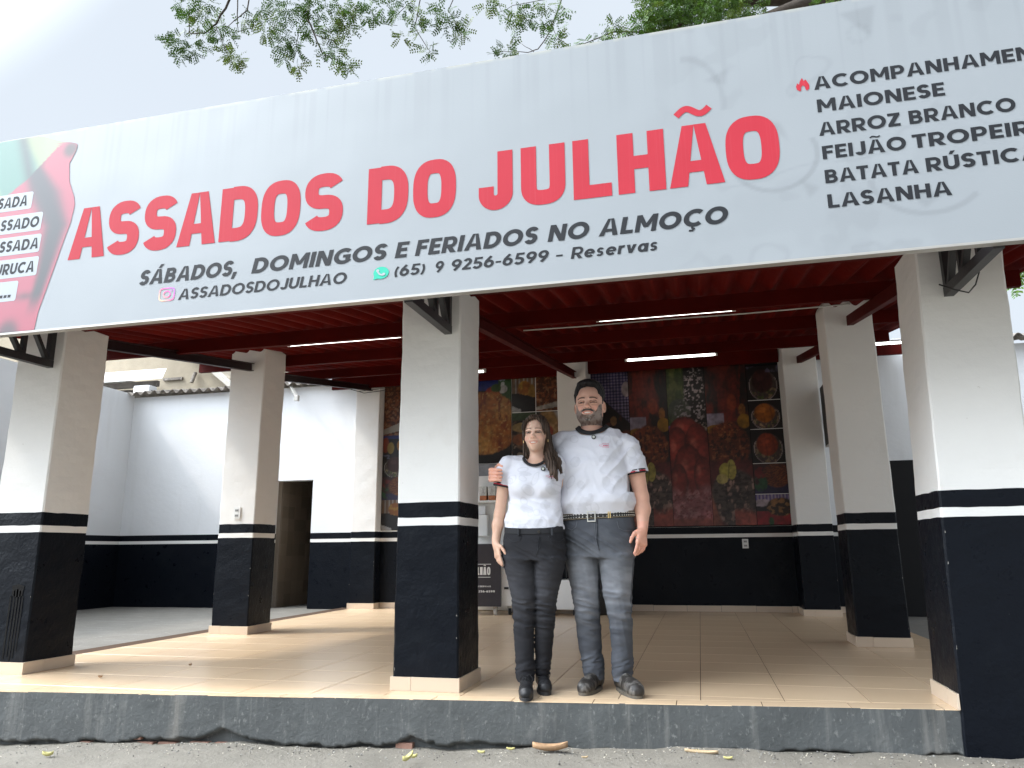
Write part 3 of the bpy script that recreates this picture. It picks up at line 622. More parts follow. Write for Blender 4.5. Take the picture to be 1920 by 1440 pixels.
def strip(pts, closed, w):
    n = len(pts); L_, R_ = [], []
    for i, p in enumerate(pts):
        a = pts[i-1] if (closed or i > 0) else None; b = pts[(i+1) % n] if (closed or i < n-1) else None
        d1 = None if a is None else ((p[0]-a[0]), (p[1]-a[1])); d2 = None if b is None else ((b[0]-p[0]), (b[1]-p[1]))
        d1 = d1 or d2; d2 = d2 or d1
        l1 = math.hypot(*d1) or 1e-9; l2 = math.hypot(*d2) or 1e-9; n1 = (-d1[1]/l1, d1[0]/l1); n2 = (-d2[1]/l2, d2[0]/l2)
        m = (n1[0]+n2[0], n1[1]+n2[1]); ml = math.hypot(*m) or 1e-9; m = (m[0]/ml, m[1]/ml); c_ = max(.5, m[0]*n1[0]+m[1]*n1[1]); s_ = w/2/c_
        L_.append((p[0]+m[0]*s_, p[1]+m[1]*s_)); R_.append((p[0]-m[0]*s_, p[1]-m[1]*s_))
    return [(L_[i], R_[i], R_[(i+1) % n], L_[(i+1) % n]) for i in range(n if closed else n-1)]
def text_mesh(mb, s_, x0, x1, z0, cap, w, y, k=1.0, n=2.0, shear=0, gap=.10, spans=None, mi=0, face=None):
    """sets s_ between x0 and x1 on baseline z0. spans: explicit (left, right) per letter"""
    gs = []; cur = 0
    for ch in s_:
        g, W_ = glyph(ch, w, k, n); gs.append((g, cur, W_)); cur += W_+(gap if ch != ' ' else 0)
    tot = cur-gap; sc = (x1-x0)/tot if not spans else 0
    for i, (g, c0, W_) in enumerate(gs):
        for q, st in enumerate(g):
            polys = [st[1]] if st[0] == 'p' else strip(st[1], st[2], st[3])
            off = y-.0001*(q+1)
            for pl in polys:
                pts = []
                for (px, py) in pl:
                    X = (x0+(c0+px)*sc) if not spans else spans[i][0]+px/W_*(spans[i][1]-spans[i][0])
                    pts.append((X+shear*py*cap, off, z0+py*cap))
                if face: pts = [face(p) for p in pts]
                mb.add(pts, [tuple(range(len(pts)))], mi)
def lettering(name, parts, mat_, y=SYP-.0016, parent=sign):
    for kw in parts:
        mb = MB(); text_mesh(mb, y=y, **kw); mb.build(name, mat_, parent, fix=False)
tw = .26; th = .357
title = [('A', -2.837, -2.556), ('S', -2.548, -2.306), ('S', -2.276, -2.031), ('A', -2.018, -1.742), ('D', -1.718, -1.458), ('O', -1.433, -1.168), ('S', -1.140, -.885),
         ('D', -.727, -.472), ('O', -.442, -.180), ('J', -.044, .155), ('U', .203, .455), ('L', .499, .709), ('H', .744, .997), ('Ã', 1.016, 1.299), ('O', 1.313, 1.581)]
for ch, a, b in title:
    ww = .248
    w0 = glyph(ch, ww, 0.0001, 2.8)[1] if ch not in 'J' else glyph(ch, ww, .0001, 2.8)[1]; w1 = glyph(ch, ww, .5, 2.8)[1]; kk = ((b-a)/th-w0)/(w1-w0)*.5
    mb = MB(); text_mesh(mb, ch, 0, 1, 2.689, th, ww, SYP-.0016, k=kk, n=2.8, spans=[(a, b)])
    mb.build('title_letter', M_txtred, sign, fix=False)
D1 = dict(z0=2.460, cap=.096, w=.235, shear=.21)
lettering('opening_days_text', [dict(s_='SÁBADOS,', x0=-2.270, x1=-1.575, **D1), dict(s_='DOMINGOS', x0=-1.472, x1=-.605, **D1), dict(s_='E', x0=-.546, x1=-.475, **D1),
          dict(s_='FERIADOS', x0=-.423, x1=.285, **D1), dict(s_='NO', x0=.348, x1=.568, **D1), dict(s_='ALMOÇO', x0=.627, x1=1.29, **D1)], M_txtdark)
D2 = dict(z0=2.338, cap=.069, w=.20, shear=.2)
lettering('handle_text', [dict(s_='ASSADOSDOJULHAO', x0=-1.970, x1=-.848, **D2)], M_txtdark)
D3 = dict(z0=2.348, cap=.066, w=.20, shear=.2)
lettering('phone_text', [dict(s_='(65)', x0=-.552, x1=-.362, **D3), dict(s_='9', x0=-.304, x1=-.256, **D3), dict(s_='9256-6599', x0=-.209, x1=.345, **D3), dict(s_='-', x0=.388, x1=.424, **D3), dict(s_='Reservas', x0=.473, x1=.932, **D3)], M_txtdark)
D4 = dict(cap=.074, w=.225, k=1.0)
lettering('side_dish_list', [dict(s_='ACOMPANHAMENTOS', x0=1.778, x1=3.02, z0=3.149, **D4), dict(s_='MAIONESE', x0=1.783, x1=2.379, z0=3.017, **D4), dict(s_='ARROZ', x0=1.778, x1=2.161, z0=2.883, **D4), dict(s_='BRANCO', x0=2.202, x1=2.675, z0=2.883, **D4),
          dict(s_='FEIJÃO', x0=1.783, x1=2.173, z0=2.750, **D4), dict(s_='TROPEIRO', x0=2.202, x1=2.825, z0=2.750, **D4), dict(s_='BATATA', x0=1.783, x1=2.213, z0=2.616, **D4), dict(s_='RÚSTICA', x0=2.248, x1=2.745, z0=2.616, **D4),
          dict(s_='LASANHA', x0=1.783, x1=2.344, z0=2.481, **D4)], M_txtdark)
# white labels on the picture
M_lab = mat('white_print', (.34, .37, .395), .45)
for (xr_, z0_, z1_, txt, tx0, tx1) in [(-3.190, 3.100, 3.226, 'ASSADA', -3.60, -3.234), (-3.086, 2.932, 3.064, 'ASSADO', -3.50, -3.113), (-3.073, 2.774, 2.905, 'ASSADA', -3.485, -3.091), (-3.068, 2.610, 2.744, 'PURURUCA', -3.60, -3.099), (-3.208, 2.446, 2.586, '...', -3.346, -3.257)]:
    r_ = .016; ang = [(xr_-r_+r_*math.cos(a), z1_-r_+r_*math.sin(a)) for a in np.linspace(0, math.pi/2, 6)]; bng = [(xr_-r_+r_*math.cos(a)-.004, z0_+r_+r_*math.sin(a)) for a in np.linspace(-math.pi/2, 0, 6)]
    mb = MB(); mb.add([(x, SYP-.0026, z) for x, z in [(-4.2, z0_)]+bng+ang+[(-4.2, z1_)]], [tuple(range(14))]); mb.build('white_label', M_lab, sign, fix=False)
    lettering('label_text', [dict(s_=txt, x0=tx0, x1=tx1, z0=z0_+.026, cap=.078, w=.23, shear=.1)], M_txtdark, y=SYP-.0030)
# small emblems: camera outline, green speech bubble, flame
def ring(cx, cz, r_, w, y, cols=None, n=4.0, rect=True):
    pts = arc(cx, cz, r_, r_*.78*1.0, 0, 360, n, 48)[:-1] if rect else arc(cx, cz, r_, r_, 0, 360, 2, 30)[:-1]
    return strip(pts, True, w)
cx, cz = -2.052, 2.382; V = []; F = []; C_ = []
def iconquads(qs, y):
    for q in qs:
        b = len(V); V.extend([(p[0], y, p[1]) for p in q]); F.append((b, b+1, b+2, b+3))
iconquads(strip(arc(cx, cz, .053, .040, 0, 360, 4.5, 48)[:-1], True, .0085), SYP-.0018); iconquads(strip(arc(cx, cz, .024, .0205, 0, 360, 2, 28)[:-1], True, .0085), SYP-.0018); iconquads(strip(arc(cx+.033, cz+.023, .0025, .0025, 0, 360, 2, 8)[:-1], True, .005), SYP-.0018)
for (x, y, z) in V:
    t = np.clip(((x-cx)+(z-cz))/.14+.5, 0, 1); a_ = np.array([.85, .48, .30]); b_ = np.array([.75, .10, .28]); c2 = np.array([.45, .12, .50])
    C_.append((a_*(1-2*t)+b_*2*t) if t < .5 else (b_*(2-2*t)+c2*(2*t-1)))
npmesh('camera_emblem', V, F, M_vc, sign, np.array(C_), smooth=False)
M_green = mat('green_print', (.0, .42, .28), .45)
cx, cz = -.626, 2.379; mb = MB(); pts = arc(cx, cz, .0475, .037, 0, 360, 2, 32)[:-1]; mb.add([(x, SYP-.0026, z) for x, z in pts], [tuple(range(32))])
mb.add([(cx-.047, SYP-.0028, cz-.040), (cx-.015, SYP-.0028, cz-.032), (cx-.041, SYP-.0028, cz-.008)], [(0, 1, 2)]); mb.build('speech_bubble_emblem', M_green, sign, fix=False)
mb = MB()
for q in strip([(cx-.020, cz+.015), (cx-.017, cz+.002), (cx-.006, cz-.009), (cx+.008, cz-.014), (cx+.019, cz-.013)], False, .010): mb.add([(p[0], SYP-.0045, p[1]) for p in q], [(0, 1, 2, 3)])
for (ax, az) in ((-.020, .014), (.017, -.010)): mb.add([(cx+ax+x, SYP-.0048, cz+az+z) for x, z in arc(0, 0, .0095, .0085, 0, 360, 2, 12)[:-1]], [tuple(range(12))])
mb.build('handset_emblem', M_lab, sign, fix=False)
fx, fz = 1.724, 3.152
fl = [(-.030, .012), (-.034, .030), (-.026, .050), (-.018, .040), (-.012, .060), (.000, .078), (.006, .058), (.016, .066), (.026, .045), (.032, .030), (.030, .010), (.018, .000), (.012, .008), (.010, .024), (.000, .034), (-.010, .022), (-.010, .006), (-.016, .000)]
mb = MB(); mb.add([(fx+x, SYP-.0018, fz+z) for x, z in fl], [tuple(range(len(fl)))]); mb.build('flame_emblem', M_txtred, sign, fix=False)
bm = bmesh.new()
# brackets: from the pillar fronts out to the sign
def bracket(x, yb, yo=SYP+.046, zb=2.245):
    mb = MB(); s = .05
    mb.bar((x, yb-.022, zb+.03), (x, yb-.022, 2.62), .045, .042); mb.bar((x, yb-.001, zb), (x, yo, zb-.012), s, .055)
    mb.bar((x, yb-.045, zb+.02), (x, yb-.24, 2.55), .035, .03); mb.bar((x, yb-.26, zb+.02), (x, yb-.26, 2.62), .035, .03); mb.bar((x, yb-.28, zb+.02), (x, yb-.50, 2.55), .035, .03); mb.bar((x, yb-.52, zb+.02), (x, yb-.52, 2.62), .035, .03)
    mb.bar((x, yb-.001, 2.63), (x, yo, 2.63), .045, .045); return mb.build('bracket', M_bracket, sign)
bracket(-3.71, .049); bracket(-.475, 0); bracket(2.525, .035)
bm.free()
# ================================================================== BACKGROUND: neighbour at left
nb = empty('neighbour_house', (-12, 10, 0), 'old beige rendered house with a sloping gable behind the yard wall', 'house')
gA, gB, gC = at(400, 694, 10), at(446, 733, 10), at(0, 600, 10)
mb = MB(); mb.prism([(-22, -.2), (-8.0, -.2), (-8.0, at(470, 753, 10)[2]), (gA[0], gA[2]), (gA[0]-2.5, gA[2]+1.9), (-22, gA[2]+1.9)], 10, 18); mb.build('wall', M_beige, nb)
mb = MB(); d = Vector(gB-gA).normalized(); mb.bar(Vector(gA)-d*3.0+Vector((0, -.12, .04)), Vector(gA)+d*2.2+Vector((0, -.12, .04)), .30, .09); mb.build('roof_verge', mat('pale_verge', (.58, .54, .47), .85, var=(5, .15)), nb)
a = at(365, 698, 9.9); mb = MB(); mb.tube([(a[0], 9.93, a[2]), (a[0]-.02, 9.85, a[2]-.25)], .04, 8); mb.build('spout', M_cement, nb)
a, b = at(307, 712, 9.98), at(343, 704, 9.98); mb = MB(); mb.box(a[0], b[0], 9.95, 9.999, a[2]-.03, a[2]+.03); mb.build('mortar_line', M_cement, nb)
# lean-to with white metal sheets
lt = empty('lean_to', (-11, 7.5, 3.4), 'lean-to with white metal roof sheets on dark timbers behind the yard', 'shed')
zf = lambda x, y: 4.25+(y-7.6)*.10
corr('metal_sheet', M_metalroof, lt, -16, -11.0, 7.62, 9.9, lambda x, y: zf(x, y)+.15, amp=.022, pitch=.2, ny=4)
e0 = at(316, 704, 6.7)[0]
for i in range(6):
    x1_ = e0-i*1.45; x0_ = x1_-1.44; mb = MB(); zz = at(300, 712, 6.7)[2]-.01*i+(.03 if i % 2 else 0)
    V_ = [(x0_, 6.55, zz-.02), (x1_, 6.55, zz-.02), (x1_-.80, 7.6, at(250, 697, 7.6)[2]), (x0_-.80, 7.6, at(250, 697, 7.6)[2])]
    mb.add(V_+[(p[0], p[1], p[2]+.02) for p in V_], [(0, 1, 2, 3), (7, 6, 5, 4), (0, 4, 5, 1), (1, 5, 6, 2), (2, 6, 7, 3), (3, 7, 4, 0)]); mb.build('metal_sheet', M_metalroof, lt)
mb = MB(); z_ = at(250, 722, 6.75)[2]; mb.box(-16, e0-.25, 6.72, 6.80, z_-.05, z_+.05); mb.box(-16, e0-.9, 6.85, 6.95, z_-.13, z_-.06); mb.build('rafter', M_wood, lt)
for xx in (-14.2, -12.0, -10.3, -9.15):
    mb = MB(); mb.box(xx, xx+.12, 6.6, 8.5, z_-.24, z_-.13); mb.build('joist', M_wood, lt)
mb = MB(); mb.box(-16, -8.5, 7.0, 7.1, 0, z_-.2); mb.build('wall', M_wallw, lt)
mb = MB(); mb.box(e0-.5, e0-.1, 6.45, 6.58, z_-.26, z_-.20); mb.build('rafter', M_wood, lt)
# loose things on the wall top
mb = MB(); a = at(268, 727, 6.5); mb.box(a[0]-.12, a[0]+.22, 6.4, 6.6, 3.58, 3.74); o = mb.build('white_block', M_wallw, None, bevel=.04); tag(o, 'small white block resting on the corner of the yard wall', 'block')
# lamp bracket on the yard wall
a, b = at(541, 718, 6.34), at(556, 744, 6.05)
root = empty('wall_bracket', (a[0], 6.34, a[2]), 'grey metal arm fixed high on the yard wall above the doorway', 'bracket')
mb = MB(); mb.bar((a[0], 6.36, a[2]), (b[0], 6.05, b[2]), .045, .03); mb.build('arm', M_alu, root)
mb = MB(); mb.box(b[0]-.03, b[0]+.04, 6.02, 6.08, b[2]-.07, b[2]+.02); mb.build('lamp_socket', M_alu, root, bevel=.005)

# ================================================================== TREES
def leafmesh(clusters, seed, bright=1.0, scale=1.0):
    """clusters: (centre, radius, number of pinnae, twig direction)"""
    r_ = np.random.default_rng(seed); V = []; F = []; C_ = []
    for (c, rad, n, d) in clusters:
        c = np.array(c, float); tone = r_.uniform(.6, 1.35)
        for _ in range(n):
            o_ = r_.normal(size=3); o_ /= np.linalg.norm(o_); o_ *= rad*r_.uniform(.15, 1)**.6; o_[2] *= .75
            ax = o_/np.linalg.norm(o_)+r_.normal(size=3)*.5+np.array([0, 0, -.55]); ax /= np.linalg.norm(ax)
            s_ = np.cross(ax, r_.normal(size=3)); s_ /= np.linalg.norm(s_); up = np.cross(s_, ax)
            npair = r_.integers(4, 7); ln = r_.uniform(.11, .17)*scale; st = c+o_
            for k in range(npair):
                t = (k+.7)/npair; p = st+ax*ln*t+up*(-.02*t*t)
                for sd_ in (-1, 1):
                    dr = s_*sd_*.85+ax*.55+up*r_.uniform(-.25, .15); dr /= np.linalg.norm(dr); wv = np.cross(dr, up); wv /= np.linalg.norm(wv)
                    L0 = (.030+.012*math.sin(math.pi*t*.9))*scale*r_.uniform(.85, 1.1); w = L0*.27
                    b = len(V); V += [p, p+dr*L0*.5+wv*w, p+dr*L0, p+dr*L0*.5-wv*w]; F.append((b, b+1, b+2, b+3))
                    g = r_.uniform(.7, 1.3)*tone*bright; cc = (.050*g+.026*(tone > 1.15), .110*g, .012*g); C_ += [cc]*4
    return np.array(V), F, np.array(C_)
tree = empty('rain_tree', (5.5, 9.5, 0), 'tall rain tree reaching its feathery branches over the sign', 'tree')
mb = MB(); mb.tube([(5.5, 9.5, -.2), (5.4, 9.4, 2), (5.2, 9.1, 4), (4.6, 8.5, 6)], [.42, .36, .32, .28], 14); mb.build('trunk', M_bark, tree, smooth=True)
A_ = [Vector(at(1700, -60, 7)), Vector(at(1560, -12, 6)), Vector(at(1400, -6, 5.6)), Vector(at(1250, -60, 5.4)), Vector(at(1000, -160, 5.2)), Vector(at(700, -150, 4.6)), Vector(at(480, -110, 4.2))]
mb = MB(); mb.tube([(4.6, 8.5, 6)]+A_, [.28, .20, .16, .14, .11, .08, .05, .03], 12); mb.build('limb', M_bark, tree, smooth=True)
a = [Vector(at(1560, -14, 6)), Vector(at(1480, 18, 5.7)), Vector(at(1400, 45, 5.5))]
mb = MB(); mb.tube(a, [.13, .10, .05], 10); mb.build('limb', M_bark, tree, smooth=True)
Y0 = 3.4
TW = [  # twigs as pixel paths of the photograph: (points), depth
 ([(480, -110), (430, 0), (405, 45), (385, 62), (353, 62)], 3.4, .022), ([(480, -90), (447, 0), (446, 40), (447, 60)], 3.6, .012),
 ([(480, -90), (464, 18), (440, 38), (424, 52)], 3.3, .012), ([(353, 62), (356, 30), (352, 10)], 3.4, .007), ([(405, 50), (415, 75), (425, 100)], 3.3, .006), ([(447, 58), (470, 52), (490, 60)], 3.6, .006),
 ([(600, -120), (580, 0), (577, 35), (592, 70), (603, 98), (620, 108), (650, 122)], 3.5, .018), ([(577, 38), (560, 55), (556, 90), (550, 118)], 3.6, .008), ([(592, 68), (640, 80)], 3.4, .006),
 ([(760, -130), (790, -10), (778, 50), (800, 90), (808, 98)], 3.8, .010), ([(790, -10), (740, 30), (720, 45), (745, 48)], 3.8, .006), ([(860, -20), (840, 20), (860, 50)], 3.7, .008),
 ([(1000, -150), (1056, -10), (1035, 50), (1010, 92), (990, 98), (940, 96)], 4.2, .012), ([(1056, -10), (960, 10), (925, 30)], 4.2, .006), ([(1000, 97), (978, 82)], 4.2, .005), ([(1035, 50), (1048, 78), (1044, 92)], 4.2, .005), ([(1300, 40), (1220, 60), (1150, 60), (1095, 82)], 5.2, .02)]
mb = MB()
for pts, dep, r_ in TW:
    P_ = [Vector(at(px, py, dep)) for px, py in pts]
    fine = []
    for i in range(len(P_)-1):
        for t in (0, .33, .66): fine.append(P_[i].lerp(P_[i+1], t)+Vector((random.uniform(-1, 1), random.uniform(-1, 1), random.uniform(-1, 1)))*.010)
    fine.append(P_[-1]); mb.tube(fine, [max(.003, r_*(1-.75*i/len(fine))) for i in range(len(fine))], 6)
mb.build('twigs', M_twig, tree, smooth=True)
CL = []
def cl(px, py, rpx, n, dep=3.5, lim=None):
    p = at(px, py, dep+random.uniform(-.15, .15)); CL.append((p, rpx*.0058, int(n*1.3), None))
for c in [(335, 78, 22, 26), (360, 92, 20, 24), (318, 75, 10, 10), (338, 104, 8, 7), (385, 80, 14, 14), (345, 10, 22, 26), (385, 8, 20, 26), (365, 28, 14, 14), (350, 30, 8, 7), (395, 32, 14, 14), (375, 50, 14, 12), (412, 48, 12, 10), (400, 65, 14, 12), (425, 68, 12, 10), (417, 80, 9, 8), (425, 98, 12, 14), (442, 108, 15, 20), (436, 115, 8, 8),
          (455, 40, 10, 9), (448, 52, 8, 7), (490, 20, 16, 16), (515, 12, 14, 12), (478, 35, 12, 12), (500, 40, 14, 14), (495, 58, 11, 12), (505, 66, 7, 6), (545, 18, 16, 16), (530, 25, 12, 10), (570, 12, 14, 14), (590, 20, 18, 18), (612, 10, 16, 14), (540, 65, 18, 22), (525, 82, 12, 12), (550, 85, 14, 14), (558, 100, 10, 10), (535, 110, 9, 10), (556, 122, 10, 10), (585, 55, 15, 16), (575, 60, 10, 10), (615, 50, 14, 14), (625, 68, 10, 10), (655, 40, 26, 32), (640, 25, 20, 22), (662, 22, 18, 18), (690, 28, 18, 18), (700, 12, 18, 16), (650, 50, 14, 14),
          (612, 92, 14, 14), (630, 98, 12, 12), (640, 88, 10, 10), (595, 98, 5, 3), (648, 118, 12, 14), (655, 125, 8, 8), (720, 15, 18, 16), (745, 25, 14, 12), (760, 8, 14, 12), (780, 35, 14, 12), (775, 20, 12, 10), (790, 60, 9, 8), (810, 30, 12, 10), (755, 70, 9, 8), (800, 92, 11, 11), (806, 100, 7, 6), (822, 12, 12, 10), (835, 45, 14, 12), (855, 38, 13, 12), (870, 55, 10, 9), (838, 22, 10, 8), (862, 66, 8, 6), (915, 8, 14, 12), (940, 18, 14, 14), (960, 30, 14, 14), (985, 30, 14, 13), (1000, 15, 14, 14), (1015, 38, 12, 12), (1042, 62, 12, 12), (1040, 42, 10, 9), (1050, 22, 9, 8), (1020, 5, 12, 10), (1045, 75, 7, 6), (950, 95, 13, 14), (935, 104, 8, 7), (960, 88, 8, 7), (970, 45, 10, 8)]:
    cl(*c)
V, F, C_ = leafmesh(CL, 3); npmesh('crown', V, F, M_leaf, tree, C_, smooth=False)
CL = []
for c in [(1155, 55, 14, 16), (1125, 72, 16, 20), (1100, 80, 12, 12), (1075, 86, 9, 8), (1170, 62, 10, 10), (1148, 46, 8, 8), (1215, 12, 22, 26), (1200, 6, 10, 8), (1210, 48, 24, 40), (1200, 38, 14, 18), (1232, 30, 26, 44)]: cl(*c, dep=4.6)
for px in range(1225, 1420, 17):
    for py in range(-20, 70, 16):
        if py > 66-(px-1225)*.18: continue
        if px > 1370 and random.random() < .4: continue
        cl(px+random.uniform(-6, 6), py+random.uniform(-6, 6), 17, 26, dep=4.7+random.uniform(0, 1.0))
for c in [(1545, 2, 10, 8), (1570, -4, 14, 10), (1600, -12, 20, 16)]: cl(*c, dep=5.5)
V, F, C_ = leafmesh(CL, 5, 1.15); npmesh('crown', V, F, M_leaf, tree, C_, smooth=False)
# two small trees seen past the buildings
def small_tree(label, base, h, spread, n, seed, low=.62):
    root = empty('small_tree', base, label, 'tree'); b = Vector(base)
    mb = MB(); mb.tube([b, b+Vector((.1, 0, h*.35)), b+Vector((-.1, .1, h*.7))], [.16, .12, .06], 8)
    for k in range(5):
        a_ = k*1.3; mb.tube([b+Vector((0, 0, h*.45)), b+Vector((math.cos(a_)*spread*.6, math.sin(a_)*spread*.6, h*.8))], [.06, .02], 6)
    mb.build('trunk', M_bark, root, smooth=True); r_ = random.Random(seed)
    CLs = []
    for k in range(n):
        a_ = r_.uniform(0, 6.28); rr = spread*math.sqrt(r_.random()); zz = h*r_.uniform(low, 1.0)-(rr/spread)**2*h*.45*(1-low)
        CLs.append(((b.x+rr*math.cos(a_), b.y+rr*math.sin(a_), b.z+zz), .42, 30, None))
    V, F, C_ = leafmesh(CLs, seed, 1.6, 2.0); npmesh('crown', V, F, M_leaf, root, C_, smooth=False)
a = at(432, 712, 15); small_tree('green tree peeking over the gable of the beige house', (a[0]-.1, 15, 0), a[2]+.25, 1.1, 60, 11)
a = at(1922, 505, 9.5); small_tree('leafy tree at the right edge under the roof corner', (a[0]+1.0, 9.5, 0), a[2]+.75, 1.1, 60, 12, .93)

# ================================================================== FOOD MURAL
YM = 6.274
def paint(kind, x0, x1, z0, z1, seed):
    nx, nz = max(8, int((x1-x0)/.011)), max(8, int((z1-z0)/.011)); u, v = np.meshgrid(np.linspace(0, 1, nx), np.linspace(0, 1, nz)); asp = (z1-z0)/(x1-x0)
    X = u*(x1-x0); Z = v*(z1-z0); c = np.zeros((nz, nx, 3))
    def put(mask, col): 
        nonlocal c; m = np.clip(mask, 0, 1)[..., None]; c = c*(1-m)+np.array(col)*m
    nz_ = lambda sx, sz, s, o_=4: vnoise(X*sx+s*3.1, Z*sz+s*1.7, seed+s, o_)
    ell = lambda cu, cv, ru, rv, soft=.08: 1-sm(1-soft, 1+soft, np.hypot((u-cu)/ru, (v-cv)/rv)+(nz_(14, 14, 9)-.5)*.12)
    c[:] = (.012, .010, .010)
    if kind == 'grill':
        n1 = nz_(9, 3, 1); s1 = nz_(30, 9, 2)
        put(sm(.62, .66, v), (.02, .015, .013)); put(sm(.35, .6, n1)*sm(.60, .64, v)*(u < .55+.35*v), (.20, .030, .016)); put(sm(.5, .7, s1)*sm(.62, .66, v)*.6, (.10, .02, .012)); put(ell(.62, .74, .12, .05), (.32, .06, .02)); put(ell(.85, .69, .08, .04), (.30, .14, .03))
        put((1-sm(.05, .06, abs(v-.62)))*(u < .42)*sm(.4, .45, nz_(3, 6, 3)), (.30, .31, .40)); put(ell(.88, .62, .16, .045), (.34, .20, .015)); put(ell(.18, .575, .22, .03), (.30, .17, .015))
        m = ell(.45, .47, .52, .15); put(m, (.17, .042, .012)); put(m*sm(.5, .62, nz_(26, 26, 4)), (.05, .012, .006)); put(m*sm(.62, .7, nz_(32, 30, 5)), (.34, .13, .04))
        put(sm(.40, .37, v), (.11, .02, .018)); m = ell(.55, .16, .56, .17); put(m, (.10, .082, .068)); put(m*sm(.48, .6, nz_(22, 40, 6)), (.035, .022, .018)); put(m*sm(.60, .68, nz_(24, 12, 7)), (.36, .26, .21))
        put(sm(.10, .04, v+(nz_(5, 5, 8)-.5)*.2)*(u > .5), (.36, .09, .06)); put(sm(.12, .06, v+(u-.1)*.8), (.36, .13, .08))
        put(ell(.36, .325, .15, .045, .05), (.42, .44, .07)); put(ell(.50, .33, .11, .060, .05), (.46, .47, .10)); put((1-sm(.008, .016, abs(u-.44-(v-.33)*.5)))*(abs(v-.325) < .05), (.18, .2, .03)); put(ell(.27, .275, .13, .03, .05), (.48, .46, .14))
    elif kind == 'sausage':
        put(sm(.55, .6, v)*(u < .45), (.05, .095, .018)); put(sm(.45, .6, nz_(12, 4, 1))*sm(.58, .62, v)*(u < .42), (.14, .20, .05)); put(sm(.56, .7, v)*ell(.3, .70, .3, .08), (.07, .10, .07))
        d_ = nz_(38, 38, 2, 2); put(sm(.60, .68, d_)*ell(.72, .80, .26, .24, .2), (.62, .62, .60)); put(sm(.62, .68, d_)*ell(.55, .68, .35, .10, .3), (.42, .44, .46)); put(sm(.60, .66, d_)*ell(.82, .56, .2, .08, .3), (.55, .52, .42)); put(ell(.10, .59, .24, .02), (.12, .08, .42))
        sh = .6+.7*nz_(4, 10, 3)
        for (cu, cv, ru, rv) in [(.40, .57, .42, .10), (.20, .45, .32, .16), (.72, .46, .36, .17), (.46, .33, .40, .17), (.82, .30, .25, .12), (.2, .26, .24, .12)]:
            dd = np.hypot((u-cu)/ru, (v-cv)/rv); m = 1-sm(.92, 1.0, dd); k_ = np.clip(1.15-dd**2*.9, .2, 1.2)*sh; c = c*(1-m[..., None])+(np.array([.33, .045, .03])*k_[..., None])*m[..., None]
            put(m*sm(.35, .1, np.hypot((u-cu+.1)/ru, (v-cv-.03)/rv))*.5, (.60, .20, .13))
        put(sm(.26, .16, v+(nz_(3, 3, 4)-.5)*.12), (.33, .13, .14)); put(sm(.26, .16, v)*sm(.5, .62, nz_(16, 16, 5)), (.48, .25, .25)); put(sm(.26, .16, v)*sm(.62, .7, nz_(40, 40, 6)), (.22, .05, .05)); put(sm(.06, .03, v), (.30, .09, .07))
    elif kind == 'gingham':
        g = ((np.floor(X/.023) % 2)+(np.floor(Z/.023) % 2)); put((v > .78+.25*(.45-u))*(g < 2), (.09, .09, .22)); put((v > .78+.25*(.45-u))*(g < 1), (.30, .30, .42)); put((v > .78)*(g > 1), (.02, .02, .08)); put(ell(.95, .86, .12, .05, .05), (.42, .42, .43))
        put(sm(.55, .7, nz_(7, 7, 1))*(v < .75), (.12, .03, .015)); put(ell(.6, .66, .08, .03), (.30, .19, .07)); put(ell(.7, .55, .12, .05), (.3, .1, .05))
    elif kind in ('cake', 'plate', 'plate2', 'pasta', 'pot', 'beans', 'rice', 'sandwich', 'fries'):
        if kind in ('cake', 'plate', 'plate2'):
            m = np.hypot((u-.5)/.44, (v-.42)/.46); put(1-sm(.98, 1.0, m), (.10, .08, .075)); put((1-sm(.015, .03, abs(m-.97)))*(v < .65), (.55, .54, .52)); put((m < .92)*sm(.55, .62, nz_(26, 26, 2)), (.40, .33, .18)); put((m < .92)*sm(.60, .66, nz_(22, 22, 6)), (.10, .16, .04))
            fc = {'cake': (.07, .02, .018), 'plate': (.40, .14, .012), 'plate2': (.37, .06, .012)}[kind]; put(ell(.48, .55, .32, .34), fc); put(ell(.48, .55, .32, .34)*sm(.4, .2, abs(np.sin(u*13+v)))*.5, tuple(q*.35 for q in fc)); put(ell(.42, .66, .12, .1)*.5, tuple(min(1, q*1.7+.02) for q in fc))
